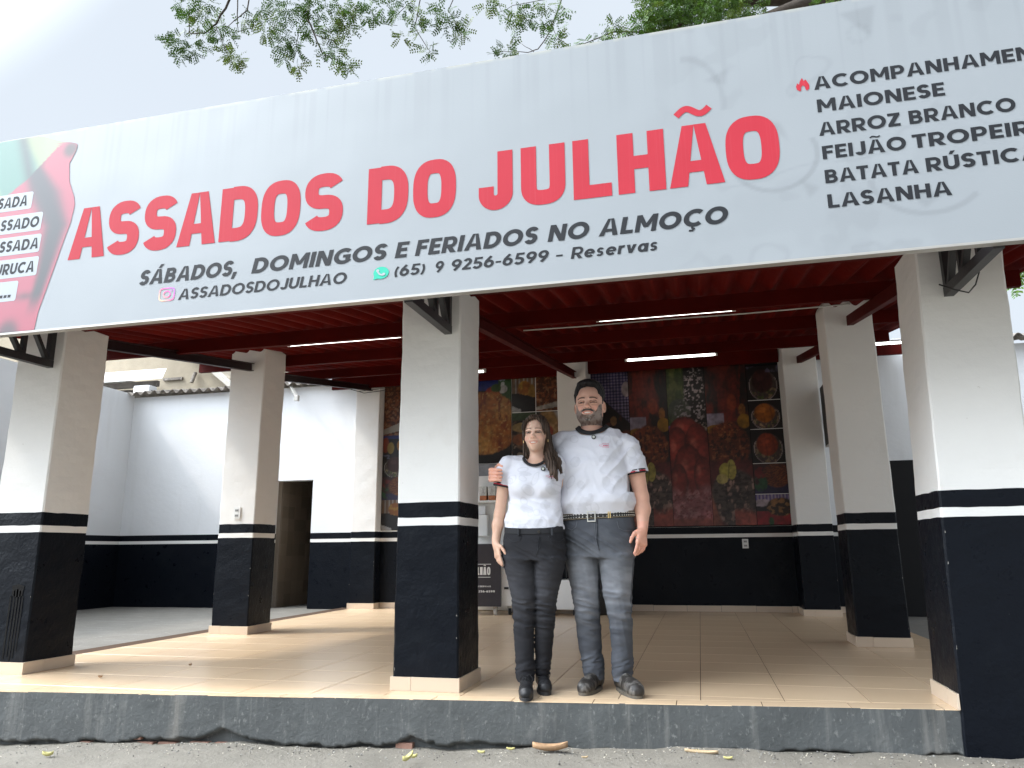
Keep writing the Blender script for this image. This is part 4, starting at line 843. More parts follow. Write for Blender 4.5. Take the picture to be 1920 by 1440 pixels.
            if kind == 'cake': put((v > .80)*sm(.5, .6, nz_(8, 8, 4)), (.14, .15, .24))
        elif kind == 'pasta': put(v > -1, (.06, .02, .02)); put((v < .30), (.025, .02, .09)); m = ell(.68, .60, .42, .40); put(m, (.30, .10, .02)); put(m*sm(.5, .6, abs(np.sin(Z*150+nz_(6, 6, 3)*22))), (.13, .03, .01)); put(ell(.18, .35, .22, .28)*sm(.4, .55, nz_(16, 16, 5)), (.03, .13, .05)); put(ell(.2, .7, .18, .2)*sm(.45, .6, nz_(16, 16, 6)), (.22, .02, .02))
        elif kind == 'pot': st = (np.floor(X/.022) % 2); put(v > .72, (.16, .14, .42)); put((v > .72)*st, (.46, .45, .62)); put(ell(.18, .72, .3, .12, .05), (.55, .55, .60)); put((v < .45), (.33, .015, .02)); m = ell(.72, .58, .42, .30); put(m, (.05, .03, .012)); put(m*sm(.55, .62, nz_(22, 22, 3)), (.36, .20, .06)); put(ell(.42, .10, .08, .14), (.02, .10, .02))
        elif kind == 'beans': put(v > -1, (.11, .035, .016)); put(sm(.5, .6, nz_(34, 34, 1, 2)), (.30, .09, .03)); put(sm(.60, .68, nz_(30, 30, 2, 2)), (.40, .20, .10)); put(((v < .12+u*.18)*(v > .02+u*.10)), (.46, .43, .38))
        elif kind == 'fries': put(v > .55, (.40, .38, .35)); put((v > .55)*sm(.5, .55, abs(np.sin(X*50))), (.22, .13, .08)); put(ell(.55, .68, .28, .22), (.35, .12, .02)); put(ell(.55, .68, .28, .22)*sm(.5, .6, nz_(18, 18, 3)), (.50, .28, .04)); put(ell(.85, .5, .16, .3), (.34, .18, .03)); put((v < .52-.2*abs(u-.4)), (.014, .012, .014)); put((v < .10+.3*(.3-u))*(u < .4), (.5, .5, .5))
        elif kind == 'rice': put(v > -1, (.05, .045, .04)); m = ell(.45, .50, .55, .55); put(m, (.36, .20, .07)); put(m*sm(.5, .62, nz_(10, 10, 2)), (.46, .27, .12)); put(ell(.5, .6, .12, .1), (.36, .06, .03)); put(sm(.85, .95, u*.6+v*.5), (.52, .50, .48))
        elif kind == 'sandwich': put(sm(.3, .5, nz_(5, 9, 1)), (.16, .10, .06)); put(ell(.5, .70, .5, .10), (.36, .25, .10)); put(ell(.5, .45, .5, .12), (.30, .10, .04)); put(sm(.55, .65, nz_(16, 16, 3))*(v < .4), (.34, .26, .18)); put((v > .85), (.05, .09, .04))
    elif kind == 'chicken':
        put((v > .84), (.015, .028, .20)); put((v > .70)*(u > .9), (.04, .10, .03)); put(ell(.935, .845, .035, .05), (.56, .54, .53)); put(ell(.935, .90, .015, .03), (.5, .5, .5)); put(ell(.92, .955, .012, .014, .1), (.5, .55, .7)); put(ell(.945, .955, .011, .013, .1), (.5, .55, .7))
        put(ell(.855, .78, .06, .10), (.30, .03, .015)); put(ell(.885, .86, .04, .05), (.04, .09, .02)); m = ell(.80, .46, .26, .36, .04); put(m, (.38, .125, .022)); put(m*sm(.45, .62, nz_(5, 5, 2)), (.50, .23, .05)); put(m*sm(.50, .66, nz_(12, 5, 3)), (.24, .05, .012)); put(m*sm(.62, .72, nz_(30, 30, 4)), (.52, .30, .09)); put((v < .10), (.008, .007, .007))
        put(ell(.1, .5, .14, .4), (.30, .05, .02)); put(ell(.3, .35, .13, .3), (.40, .28, .05))
    V = np.stack([x0+X, np.full_like(X, YM), z0+Z], -1).reshape(-1, 3); ii = (np.arange(nz-1)[:, None]*nx+np.arange(nx-1)[None, :]).ravel()
    return V, np.stack([ii, ii+1, ii+nx+1, ii+nx], 1), c.reshape(-1, 3)
mural = empty('food_mural', (0, YM, 1.14), 'wall of food pictures in upright panels behind the man', 'mural')
mural2 = empty('food_mural', (-2.5, YM, 1.14), 'food picture panels with a roast chicken, left of the back centre pillar', 'mural')
bb = MB(); bb.box(-.40, 2.276, YM+.004, YM+.015, 1.125, 3.5); bb.build('backing', M_void, mural)
PAN = [('gingham', -.40, .172, 1.14, 3.45), ('grill', .180, .722, 1.14, 3.45), ('sausage', .728, 1.258, 1.14, 3.45), ('grill', 1.264, 1.832, 1.14, 3.45), ('cake', 1.84, 2.274, 2.865, 3.35), ('plate', 1.84, 2.274, 2.455, 2.852), ('plate2', 1.84, 2.274, 1.978, 2.442), ('pasta', 1.84, 2.274, 1.557, 1.965), ('pot', 1.84, 2.274, 1.14, 1.545)]
for i, (k, a, b, c_, d) in enumerate(PAN):
    V, Q, C_ = paint(k, a, b, c_, d, 20+i); npmesh('mural_panel', V, Q, M_vcmat, mural, C_*np.array([.62, .50, .50])*(.35+1.1*vnoise(V[:, 0]*26, V[:, 2]*26, 90+i, 4))[:, None]*(.55+.8*vnoise(V[:, 0]*4, V[:, 2]*4, 95+i, 2))[:, None])
for z in (2.8585, 2.4485, 1.9715, 1.551): mb = MB(); mb.box(1.84, 2.274, YM-.002, YM+.003, z-.004, z+.004); mb.build('white_divider', M_plastic, mural)
for i, (k, a, b, c_, d) in enumerate([('chicken', -3.67, -1.596, 2.11, 3.45), ('fries', -1.588, -1.219, 2.868, 3.40), ('beans', -1.211, -.80, 2.868, 3.40), ('sandwich', -1.588, -1.219, 2.11, 2.858), ('rice', -1.211, -.80, 2.11, 2.858)]):
    V, Q, C_ = paint(k, a, b, c_, d, 50+i); npmesh('mural_panel', V, Q, M_vcmat, mural2, C_*.55*(.35+1.2*vnoise(V[:, 0]*22, V[:, 2]*22, 80+i, 4))[:, None])
for i, (k, a, b, c_, d) in enumerate([('beans', -3.67, -3.24, 2.6, 3.45), ('chicken', -3.67, -3.24, 2.3, 2.6), ('cake', -3.67, -3.24, 1.95, 2.3), ('pasta', -3.67, -3.24, 1.6, 1.95), ('fries', -3.67, -3.24, 1.14, 1.6)]):
    V, Q, C_ = paint(k, a, b, c_, d, 70+i); V[:, 1] -= .006; npmesh('mural_panel', V, Q, M_vcmat, mural2, C_*.45)
mb = MB(); mb.box(-1.592, -.80, YM-.002, YM+.002, 2.859, 2.867); mb.box(-1.219, -1.211, YM-.002, YM+.002, 2.868, 3.4); mb.build('white_dividers', M_plastic, mural2)
for nm, a, b in (('grey', -3.20, -1.60),):
    mb = MB(); mb.box(-3.2, -1.0, YM-.006, YM-.002, 1.90, 2.10); mb.build('grey_strip', mat('grey_board', (.25, .25, .26), .6, var=(3, .4)), mural2)

# ================================================================== SMALL FITTINGS
def socket(label, x, y, z, axis='y'):
    root = empty('socket_plate', (x, y, z), label, 'socket')
    mb = MB(); mb.box(x-.04, x+.04, y-.012, y-.0005, z-.062, z+.062); mb.build('plate', M_plastic, root, bevel=.003)
    for dz in (-.028, .028):
        mb = MB(); mb.box(x-.022, x+.022, y-.0145, y-.0121, z+dz-.014, z+dz+.014); mb.build('outlet', M_slot if dz else M_slot, root, bevel=.002)
        mb = MB()
        for dx in (-.012, 0, .012): mb.box(x+dx-.003, x+dx+.003, y-.0155, y-.0146, z+dz-.004, z+dz+.004)
        mb.build('pin_holes', M_void, root)
M_slot.node_tree.nodes['RGB'].outputs[0].default_value = (.42, .42, .41, 1)
socket('white double socket plate on the middle left pillar', -3.737, 2.646, 1.238)
socket('white double socket plate on the back wall below the mural', 1.66, 6.289, .892)
tvp = empty('television', (2.86, 5.35, 2.48), 'thin black television on the wall between the right pillars, seen edge on', 'television')
mb = MB(); mb.box(2.700, 2.745, 4.62, 5.68, 2.10, 2.86); mb.build('screen_panel', M_rubber, tvp, bevel=.006)
mb = MB(); mb.box(2.699, 2.746, 4.62, 5.68, 2.085, 2.099); mb.build('lower_edge', M_alu, tvp)
mb = MB(); mb.bar((2.745, 5.5, 2.5), (2.9, 6.26, 2.5), .05, .05); mb.build('wall_arm', M_rubber, tvp)
# cart with the shop's name
cart = empty('food_cart', (-1.72, 5.35, 0), 'white food cart on casters with a black name board, behind the woman', 'cart')
mb = MB(); mb.box(-2.55, -1.50, 5.24, 5.80, .115, .90); mb.build('body', M_plastic, cart, bevel=.01)
mb = MB(); mb.box(-2.55, -1.497, 5.215, 5.238, .115, .915); mb.build('name_board', mat('black_board', (.022, .018, .025), .5, var=(8, .2)), cart)
mb = MB(); mb.box(-1.498, -1.35, 5.26, 5.75, .12, .60); mb.build('side_box', M_plastic, cart, bevel=.008)
for bx in ((-1.47, -1.36, 5.252, 5.259, .60, .63), (-1.46, -1.40, 5.25, 5.259, .33, .36)): mb = MB(); mb.box(*bx); mb.build('latch', M_rubber, cart)
for (t_, a_, b_, z_, c_, w_, k_, n_) in (('JULHÃO', -1.895, -1.635, .515, .10, .21, .5, 3.0), ('RESERVAS', -1.83, -1.63, .360, .018, .2, 1, 2), ('(65)99256-6599', -1.95, -1.575, .293, .026, .24, 1, 2)):
    mb = MB(); text_mesh(mb, t_, a_, b_, z_, c_, w_, 5.212, k=k_, n=n_); mb.build('name_lettering', M_plastic, cart, fix=False)
mb = MB(); mb.box(-1.985, -1.628, 5.209, 5.214, .648, .655); mb.box(-1.985, -1.635, 5.209, 5.214, .482, .489); mb.build('name_lines', M_plastic, cart)
for (cx, cy, mt) in ((-1.60, 5.33, M_plastic), (-1.42, 5.40, M_rubber), (-2.45, 5.33, M_plastic), (-2.45, 5.75, M_rubber), (-1.45, 5.72, M_rubber)):
    mb = MB(); mb.disc((cx-.015, cy, .042), .042, (1, 0, 0), .03, 18); w_ = mb.build('caster', mt, cart, bevel=.003)
    mb = MB(); mb.box(cx-.03, cx+.03, cy-.022, cy+.022, .088, .116); mb.box(cx-.026, cx-.020, cy-.015, cy+.015, .042, .088); mb.box(cx+.020, cx+.026, cy-.015, cy+.015, .042, .088); mb.build('fork', M_alu, w_)
# white counter behind the cart with shelf, jars and boxes
ctr = empty('white_cabinet', (-2.0, 5.95, 0), 'white cabinet with a shelf behind the cart, left of the woman', 'cabinet')
mb = MB(); mb.box(-2.7, -1.02, 6.0, 6.26, .01, 1.895); mb.build('carcass', M_plastic, ctr, bevel=.01)
mb = MB(); mb.box(-2.7, -1.1, 5.86, 5.999, 1.500, 1.530); mb.build('shelf', M_plastic, ctr, bevel=.004)
for i, x in enumerate((-1.93, -1.80)):
    root = empty('food_jar', (x, 5.92, 1.53), ['clear jar with orange filling on the cabinet shelf, the left one', 'clear jar with orange filling on the cabinet shelf, the right one'][i], 'jar', 'jars on the cabinet shelf')
    mb = MB(); mb.box(x-.05, x+.05, 5.88, 5.98, 1.531, 1.60); mb.build('filling', mat('orange_filling', (.42, .14, .05), .5, var=(30, .4)), root, bevel=.01)
    mb = MB(); mb.box(x-.055, x+.055, 5.875, 5.985, 1.601, 1.73); mb.build('label_card', mat('pale_card', (.55, .55, .52), .6, var=(40, .3)), root, bevel=.006)
    mb = MB(); mb.tube([(x-.02, 5.872, 1.62), (x+.02, 5.872, 1.69)], .003, 4); mb.tube([(x+.015, 5.872, 1.63), (x-.01, 5.872, 1.71)], .003, 4); mb.build('card_drawing', M_slot, root)
pb = MB(); pb.box(-2.08, -1.87, 5.90, 5.998, 1.03, 1.33); o = pb.build('paper_dispenser', M_plastic, None, bevel=.015); tag(o, 'white paper dispenser on the cabinet front under the shelf', 'dispenser')
pb = MB(); pb.box(-2.06, -1.91, 5.93, 5.998, 1.335, 1.46); pb.build('paper_stack', M_wallw, o, bevel=.004)
# steel grill behind the couple
gr = empty('steel_grill', (-.45, 5.5, 0), 'stainless steel roasting machine showing between the two people', 'grill')
mb = MB(); mb.box(-.93, -.52, 5.40, 5.73, .07, .45); mb.build('body', M_steel, gr, bevel=.006)
for k in range(7):
    mb = MB(); x = -.90+k*.06; mb.tube([(x, 5.42, .451), (x, 5.42, .80)], .007, 6); mb.build('bar', M_rubber, gr)
mb = MB(); mb.box(-.93, -.52, 5.45, 5.72, .80, .90); mb.build('hood', M_steel, gr, bevel=.006)
for x in (-.88, -.57):
    for y in (5.44, 5.68):
        mb = MB(); mb.tube([(x, y, 0), (x, y, .069)], .02, 8); mb.build('leg', M_rubber, gr)
st = empty('gas_bottle', (-.21, 5.55, 0), 'dark gas bottle with a red valve between the man\'s legs, at the back', 'gas bottle')
mb = MB(); mb.tube([(-.21, 5.55, .005), (-.21, 5.55, .03), (-.21, 5.55, .42), (-.21, 5.55, .48), (-.21, 5.55, .52)], [.08, .11, .11, .09, .04], 20); mb.build('body', M_rubber, st, smooth=True)
mb = MB(); mb.tube([(-.21, 5.55, .521), (-.21, 5.55, .60)], .03, 12); mb.build('valve', mat('red_valve', (.4, .02, .02), .4), st)

# ------------------------------------------------------------------ leaves lying about
def dry_leaf(label, x, y, z, L_, W_, rz, curl, mat_, lift=.0):
    V = []; F = []; n = 12
    for i in range(n+1):
        t = i/n; w = W_*math.sin(math.pi*min(1, t*.96+.02))**.7
        for j in (-1, -.5, 0, .5, 1):
            V.append((L_*(t-.5), j*w/2, curl*(j*j*.6+ (t-.5)**2*1.4)*W_+lift*t))
    for i in range(n):
        for j in range(4): a_ = i*5+j; F.append((a_, a_+1, a_+6, a_+5))
    me = bpy.data.meshes.new('leaf'); me.from_pydata(V, [], F); me.materials.append(mat_); me.polygons.foreach_set('use_smooth', [True]*len(F))
    o = link('fallen_leaf', me); o.location = (x, y, z); o.rotation_euler = (0, 0, rz); md = o.modifiers.new('t', 'SOLIDIFY'); md.thickness = .0012
    return tag(o, label, 'leaf')
M_dl = mat('dry_brown_leaf', (.36, .22, .12), .7, var=(30, .3)); M_yl = mat('dry_yellow_leaf', (.55, .50, .20), .7, var=(30, .2)); M_tl = mat('dry_tan_leaf', (.48, .36, .22), .7, var=(30, .2))
def gp(px, py): 
    p = at(px, py, -.235, 2); return p[0], p[1]-.005, GZ(p[0])+.012
dry_leaf('large curled brown leaf at the foot of the kerb below the couple', *gp(1032, 1412), .19, .055, .03, .9, M_dl, .01)
dry_leaf('long tan leaf at the foot of the kerb below the right floor tiles', *gp(1316, 1421), .17, .045, -.05, .5, M_tl)
dry_leaf('pale tan leaf against the kerb near the right pillar foot', *gp(1300, 1416), .06, .02, .2, .6, M_yl)
dry_leaf('yellow curled leaf on the ground below the centre pillar', *gp(765, 1427), .06, .03, .9, 1.2, M_yl, .02)
dry_leaf('small yellow leaf touching the pale one below the centre pillar', *gp(775, 1419), .045, .025, .2, 1.0, M_yl)
dry_leaf('yellow leaf on the ground at far left beside the exposed bricks', *gp(92, 1403), .06, .03, .3, 1.0, M_yl)
dry_leaf('tiny yellow leaf on the ground between centre pillar and woman', *gp(903, 1412), .04, .02, .0, .8, M_yl)
dry_leaf('tiny yellow leaf left of the large brown one', *gp(958, 1407), .045, .02, .1, .8, M_yl)
dry_leaf('tiny pale leaf lying right of the large brown one', *gp(1097, 1425), .035, .015, .4, .8, M_tl)
dry_leaf('small yellow leaf on the ground below the right tiles, alone', *gp(1366, 1432), .045, .02, .1, .8, M_yl)
dry_leaf('brown fleck of leaf lying on the tiles near the front left pillar', -2.93, .02, .004, .03, .02, .4, 1.0, M_dl)
dry_leaf('brown fleck of leaf on the tiles halfway to the middle left pillar', -2.68, .62, .004, .025, .018, 1.2, 1.0, M_dl)
# ================================================================== PEOPLE: distance-field modelling
def axis(segs):
    out = []
    for a, b, s in segs:
        n = max(1, int(round((b-a)/s))); out += list(a+(b-a)*np.arange(n)/n)
    out.append(segs[-1][1]); return np.array(out, np.float32)
class SDF:
    def __init__(s, xs, ys, zs):
        s.x, s.y, s.z = xs, ys, zs; s.d = np.full((len(xs), len(ys), len(zs)), .2, np.float32)
    def win(s, lo, hi):
        sl = []
        for a, l, h in ((s.x, lo[0], hi[0]), (s.y, lo[1], hi[1]), (s.z, lo[2], hi[2])):
            i = int(np.searchsorted(a, l)); j = int(np.searchsorted(a, h)); sl.append(slice(max(0, i-1), min(len(a), j+1)))
        return tuple(sl)
    def op(s, fn, lo, hi, k=.01, mode='add'):
        m = k+.02; sl = s.win([v-m for v in lo], [v+m for v in hi])
        X = s.x[sl[0]][:, None, None]; Y = s.y[sl[1]][None, :, None]; Z = s.z[sl[2]][None, None, :]
        if X.size == 0 or Y.size == 0 or Z.size == 0: return s
        e = fn(X, Y, Z); d = s.d[sl]
        if mode == 'sub': e = -e; h = np.clip(.5-.5*(d-e)/k, 0, 1); h = 1-h; s.d[sl] = e*(1-h)+d*h+k*h*(1-h) if False else np.maximum(d, e)+ (np.clip(k-np.abs(d-e), 0, None)**2)/(4*k)
        elif mode == 'paint': pass
        else: s.d[sl] = np.minimum(d, e)-(np.clip(k-np.abs(d-e), 0, None)**2)/(4*k)
        return s
    def ell(s, c, r, k=.012, mode='add', rz=0, rx=0):
        c = np.array(c, float); r = np.array(r, float); m = max(r) if (rz or rx) else None
        lo = c-(m if m else r); hi = c+(m if m else r); cz, sz, cx, sx = math.cos(rz), math.sin(rz), math.cos(rx), math.sin(rx)
        def fn(X, Y, Z):
            x, y, z = X-c[0], Y-c[1], Z-c[2]
            if rz: x, y = x*cz+y*sz, -x*sz+y*cz
            if rx: y, z = y*cx+z*sx, -y*sx+z*cx
            q = np.sqrt((x/r[0])**2+(y/r[1])**2+(z/r[2])**2); g = np.sqrt((x/r[0]**2)**2+(y/r[1]**2)**2+(z/r[2]**2)**2)+1e-6
            return q*(q-1)/g
        return s.op(fn, lo, hi, k, mode)
    def cone(s, a, b, ra, rb, k=.01, mode='add', sy=1.0):
        a = np.array(a, float); b = np.array(b, float); m = max(ra, rb)*max(1, sy); lo = np.minimum(a, b)-m; hi = np.maximum(a, b)+m; A = a.copy(); A[1] /= sy; B = b.copy(); B[1] /= sy; ab = B-A; L2 = ab@ab+1e-12
        def fn(X, Y, Z):
            Yy = Y/sy; t = np.clip(((X-A[0])*ab[0]+(Yy-A[1])*ab[1]+(Z-A[2])*ab[2])/L2, 0, 1)
            return np.sqrt((X-A[0]-t*ab[0])**2+(Yy-A[1]-t*ab[1])**2+(Z-A[2]-t*ab[2])**2)-(ra+(rb-ra)*t)
        return s.op(fn, lo, hi, k, mode)
    def chain(s, pts, rs, k=.01, mode='add', sy=1.0):
        for i in range(len(pts)-1): s.cone(pts[i], pts[i+1], rs[i], rs[i+1], k, mode, sy)
        return s
    def loft(s, rows, k=.015, mode='add', n=2.3):
        """rows: (z, xl, xr, y front, y back)"""
        rows = sorted(rows); zz = np.array([r[0] for r in rows]); cx = np.array([(r[1]+r[2])/2 for r in rows]); rx = np.array([(r[2]-r[1])/2 for r in rows]); cy = np.array([(r[3]+r[4])/2 for r in rows]); ry = np.array([(r[4]-r[3])/2 for r in rows])
        lo = [min(cx-rx), min(cy-ry), zz[0]]; hi = [max(cx+rx), max(cy+ry), zz[-1]]
        def fn(X, Y, Z):
            z = Z[0, 0]; CX = np.interp(z, zz, cx); RX = np.interp(z, zz, rx); CY = np.interp(z, zz, cy); RY = np.interp(z, zz, ry)
            q = (np.abs((X-CX)/RX)**n+np.abs((Y-CY)/RY)**n)**(1/n); mr = np.minimum(RX, RY)
            d = (q-1)*mr; dz = np.maximum(zz[0]-Z, Z-zz[-1])
            return np.where((dz > 0) & (d > 0), np.hypot(np.maximum(d, 0), np.maximum(dz, 0)), np.maximum(d, dz))
        return s.op(fn, lo, hi, k, mode)
    def disp(s, fn, band=.03):
        X, Y, Z = np.meshgrid(s.x, s.y, s.z, indexing='ij', sparse=True)
        m = np.abs(s.d) < band; ii = np.nonzero(m); s.d[ii] += fn(s.x[ii[0]], s.y[ii[1]], s.z[ii[2]]).astype(np.float32); return s
    def mesh(s):
        d = s.d; b = d < 0; nx, ny, nz = d.shape
        cs = np.zeros((nx-1, ny-1, nz-1), np.int8)
        for i in (0, 1):
            for j in (0, 1):
                for k in (0, 1): cs += b[i:nx-1+i, j:ny-1+j, k:nz-1+k]
        act = (cs > 0) & (cs < 8); idx = np.full(act.shape, -1, np.int32); ci = np.nonzero(act); n = len(ci[0]); idx[ci] = np.arange(n)
        acc = np.zeros((n, 3)); cnt = np.zeros(n)
        P = (s.x, s.y, s.z)
        for ax in range(3):
            o1, o2 = [q for q in range(3) if q != ax]
            for u in (0, 1):
                for v in (0, 1):
                    a = [0, 0, 0]; a[o1] = u; a[o2] = v; e = list(a); e[ax] = 1
                    A = [ci[q]+a[q] for q in range(3)]; E = [ci[q]+e[q] for q in range(3)]
                    da = d[tuple(A)]; de = d[tuple(E)]; m = (da < 0) != (de < 0); t = np.where(m, da/(da-de+1e-12), 0)
                    for q in range(3):
                        pa = P[q][A[q]]; pe = P[q][E[q]]; acc[:, q] += np.where(m, pa+(pe-pa)*t, 0)
                    cnt += m
        V = acc/cnt[:, None]; Q = []
        for ax in range(3):
            o1, o2 = (ax+1) % 3, (ax+2) % 3
            sa = [slice(None)]*3; sb = [slice(None)]*3; sa[ax] = slice(0, -1); sb[ax] = slice(1, None)
            A = b[tuple(sa)]; B = b[tuple(sb)]; ed = np.nonzero(A != B); ok = np.ones(len(ed[0]), bool)
            for o_ in (o1, o2): ok &= (ed[o_] > 0) & (ed[o_] < d.shape[o_]-1)
            ed = [e[ok] for e in ed]; flip = A[tuple(ed)]
            def cell(da, db):
                c = [e.copy() for e in ed]; c[o1] = c[o1]+da; c[o2] = c[o2]+db; return idx[tuple(c)]
            q = np.stack([cell(-1, -1), cell(0, -1), cell(0, 0), cell(-1, 0)], 1); q[~flip] = q[~flip][:, ::-1]; Q.append(q)
        return V, np.concatenate(Q)
def folds(amp, lst):
    """sum of directional wrinkles: (kx, ky, kz, phase, weight, warp)"""
    def fn(x, y, z):
        o = np.zeros_like(x)
        for kx, ky, kz, ph, w, wp in lst:
            a = kx*x+ky*y+kz*z+ph+wp*np.sin(x*13+z*9+ph)+wp*.6*np.sin(z*31-x*17+y*11)
            o = o+w*(np.abs(np.sin(a))**.7-.6)
        return amp*o
    return fn
def ridge(lst):
    """wrinkles: (amplitude, along x, along y, along z, across x, across y, across z, seed)"""
    def fn(x, y, z):
        o = np.zeros(x.shape)
        for am, ax_, ay_, az_, bx_, by_, bz_, sd in lst:
            n_ = vnoise(ax_*x+ay_*y+az_*z+50+sd, bx_*x+by_*y+bz_*z+50, sd, 2); r_ = 1-np.abs(2*n_-1); o -= am*(r_**2-.4)
        return o
    return fn
def smooth_mesh(V, Q, it=2, lam=.5):
    n = len(V); e = np.concatenate([Q[:, [0, 1]], Q[:, [1, 2]], Q[:, [2, 3]], Q[:, [3, 0]]])
    for _ in range(it):
        a = np.zeros((n, 3)); c = np.zeros(n)
        for q in range(3):
            a[:, q] = np.bincount(e[:, 0], V[e[:, 1], q], n)+np.bincount(e[:, 1], V[e[:, 0], q], n)
        c = np.bincount(e[:, 0], minlength=n)+np.bincount(e[:, 1], minlength=n); V = V*(1-lam)+lam*a/np.maximum(c, 1)[:, None]
    return V
M_skin = mat('skin', vc=True, rough=.5, sss=.12, bump=[(220, .0006, 3)], spec=.4)
M_cloth = mat('jersey_cloth', vc=True, rough=.75, bump=[(500, .0004, 2)], spec=.25)
M_denim = mat('denim', vc=True, rough=.85, bump=[(600, .0006, 2)], spec=.15)
M_hair = mat('hair', vc=True, rough=.55, bump=[(90, .003, 3)], stretch=(1, 1, .12), spec=.22)
M_leather = mat('dark_leather', vc=True, rough=.5, bump=[(60, .0015, 4)], spec=.4)
M_knit = mat('black_knit', (.012, .012, .013), .85, bump=[(400, .0008, 2)])
M_redrib = mat('red_rib', (.42, .012, .03), .75); M_blackrib = mat('black_rib', (.012, .012, .014), .8)
M_eyew = mat('eye_white', (.26, .235, .22), .3); M_iris = mat('dark_iris', (.03, .018, .012), .15)
M_teeth = mat('teeth', (.86, .82, .74), .3); M_gold = mat('gold', (.75, .55, .25), .3, metal=1); M_chrome = mat('worn_chrome', (.7, .68, .62), .3, metal=1)
M_belt = mat('black_belt', (.014, .012, .011), .5)

ZO = [-.1, 0, .02, .048, .083, .118, .137, .17, .20, .4]; ZN = [-.1, 0, .016, .039, .069, .099, .113, .150, .19, .4]
def zwarp(z, male, inv=False):
    k_ = 1.0 if male else .35; zn = [a*(1-k_)+b*k_ for a, b in zip(ZO, ZN)]; return np.interp(z, zn, ZO) if inv else float(np.interp(z, ZO, zn))
def head_sdf(F, c, s, H, male):
    """adds a head to field F. c: point under the chin line at neck centre (x, y), s: scale, H: z of the chin"""
    x0, y0 = c; P = lambda x, y, z: (x0+x*s, y0+y*s, H+zwarp(z, male)*s)
    E = lambda p, r, k=.012, mode='add', **kw: F.ell(P(*p), [v*s for v in r], k*s, mode, **kw)
    C = lambda a, b, ra, rb, k=.01, mode='add', sy=1: F.cone(P(*a), P(*b), ra*s, rb*s, k*s, mode, sy)
    E((0, .012, .150), (.073, .092, .080), .02); E((0, -.018, .100), (.0635 if male else .060, .070, .085), .03); E((0, -.022, .048), (.056 if male else .047, .056, .046), .03)
    E((0, -.062, .016), (.026 if male else .020, .022, .020), .025)
    for q in (-1, 1):
        E((q*.047, .000, .045), (.018, .035, .030), .03) if male else None
        E((q*.038, -.060, .078), (.021, .019, .019), .022)
        E((q*.031, -.079, .118), (.019, .0115, .0115), .012, 'sub')
        C((q*.014, -.084, .136), (q*.046, -.068, .137), .0075, .006, .016)
        E((q*.076, .012, .098), (.010, .018, .031), .006, rz=q*-.35); E((q*.080, .006, .100), (.004, .010, .020), .004, 'sub')
        E((q*.0115, -.091, .0775), (.0085, .010, .0075), .006)
        E((q*.0315, -.0765, .1228), (.0178, .0115, .0052), .005)     # upper lid
        E((q*.0315, -.0755, .1092), (.0165, .0108, .0046), .006)
    C((0, -.083, .122), (0, -.103, .086), .0078, .0105, .012); E((0, -.1015, .0830), (.0115, .010, .0095), .010)
    E((0, -.078, .048), (.032, .018, .022), .02)
    # smiling lips
    for zz, r_, dy, sg in ((.0545, .0052, .000, 1), (.0415, .0060, -.001, -1)):
        pts = [(q*.0285, -.082+abs(q)**2*.010+dy, zz+.0052*q*q*(1 if sg > 0 else 1.9)-(.0 if sg > 0 else .0015)) for q in (-1, -.6, -.25, .25, .6, 1)]
        for i in range(5): C(pts[i], pts[i+1], r_*(.55 if i in (0, 4) else 1), r_*(.55 if i in (0, 4) else 1), .005)
    E((0, -.092, .0475), (.022, .010, .0042), .003, 'sub')
def eyes_teeth(root, body, c, s, H, male):
    x0, y0 = c; P = lambda x, y, z: Vector((x0+x*s, y0+y*s, H+zwarp(z, male)*s))
    for q in (-1, 1):
        def ball(ctr, r, n=14):
            V_ = []; F_ = []
            for i in range(n+1):
                t = math.pi*i/n
                for j in range(n): a = 2*math.pi*j/n; V_.append((ctr[0]+r[0]*math.sin(t)*math.cos(a), ctr[1]-r[1]*math.cos(t), ctr[2]+r[2]*math.sin(t)*math.sin(a)))
            for i in range(n):
                for j in range(n): F_.append((i*n+j, i*n+(j+1) % n, (i+1)*n+(j+1) % n, (i+1)*n+j))
            return V_, F_
        v, f = ball(P(q*.0315, -.0715, .1162), (.0138*s, .0118*s, .0105*s)); o = npmesh('eye', v, f, M_eyew, root)
        v, f = ball(P(q*.0315, -.0815, .1155), (.0080*s, .0036*s, .0066*s), 10); npmesh('iris', v, f, M_iris, o)
    mb = MB(); pts = [P(q*.0240, -.0885+q*q*.0090, .0488+.0042*q*q) for q in (-1, -.5, 0, .5, 1)]
    kk_ = .8 if male else 1.0; mb.tube(pts, [.0022*s*kk_, .0050*s*kk_, .0058*s*kk_, .0050*s*kk_, .0022*s*kk_], 8); mb.build('teeth', M_teeth, root, smooth=True)
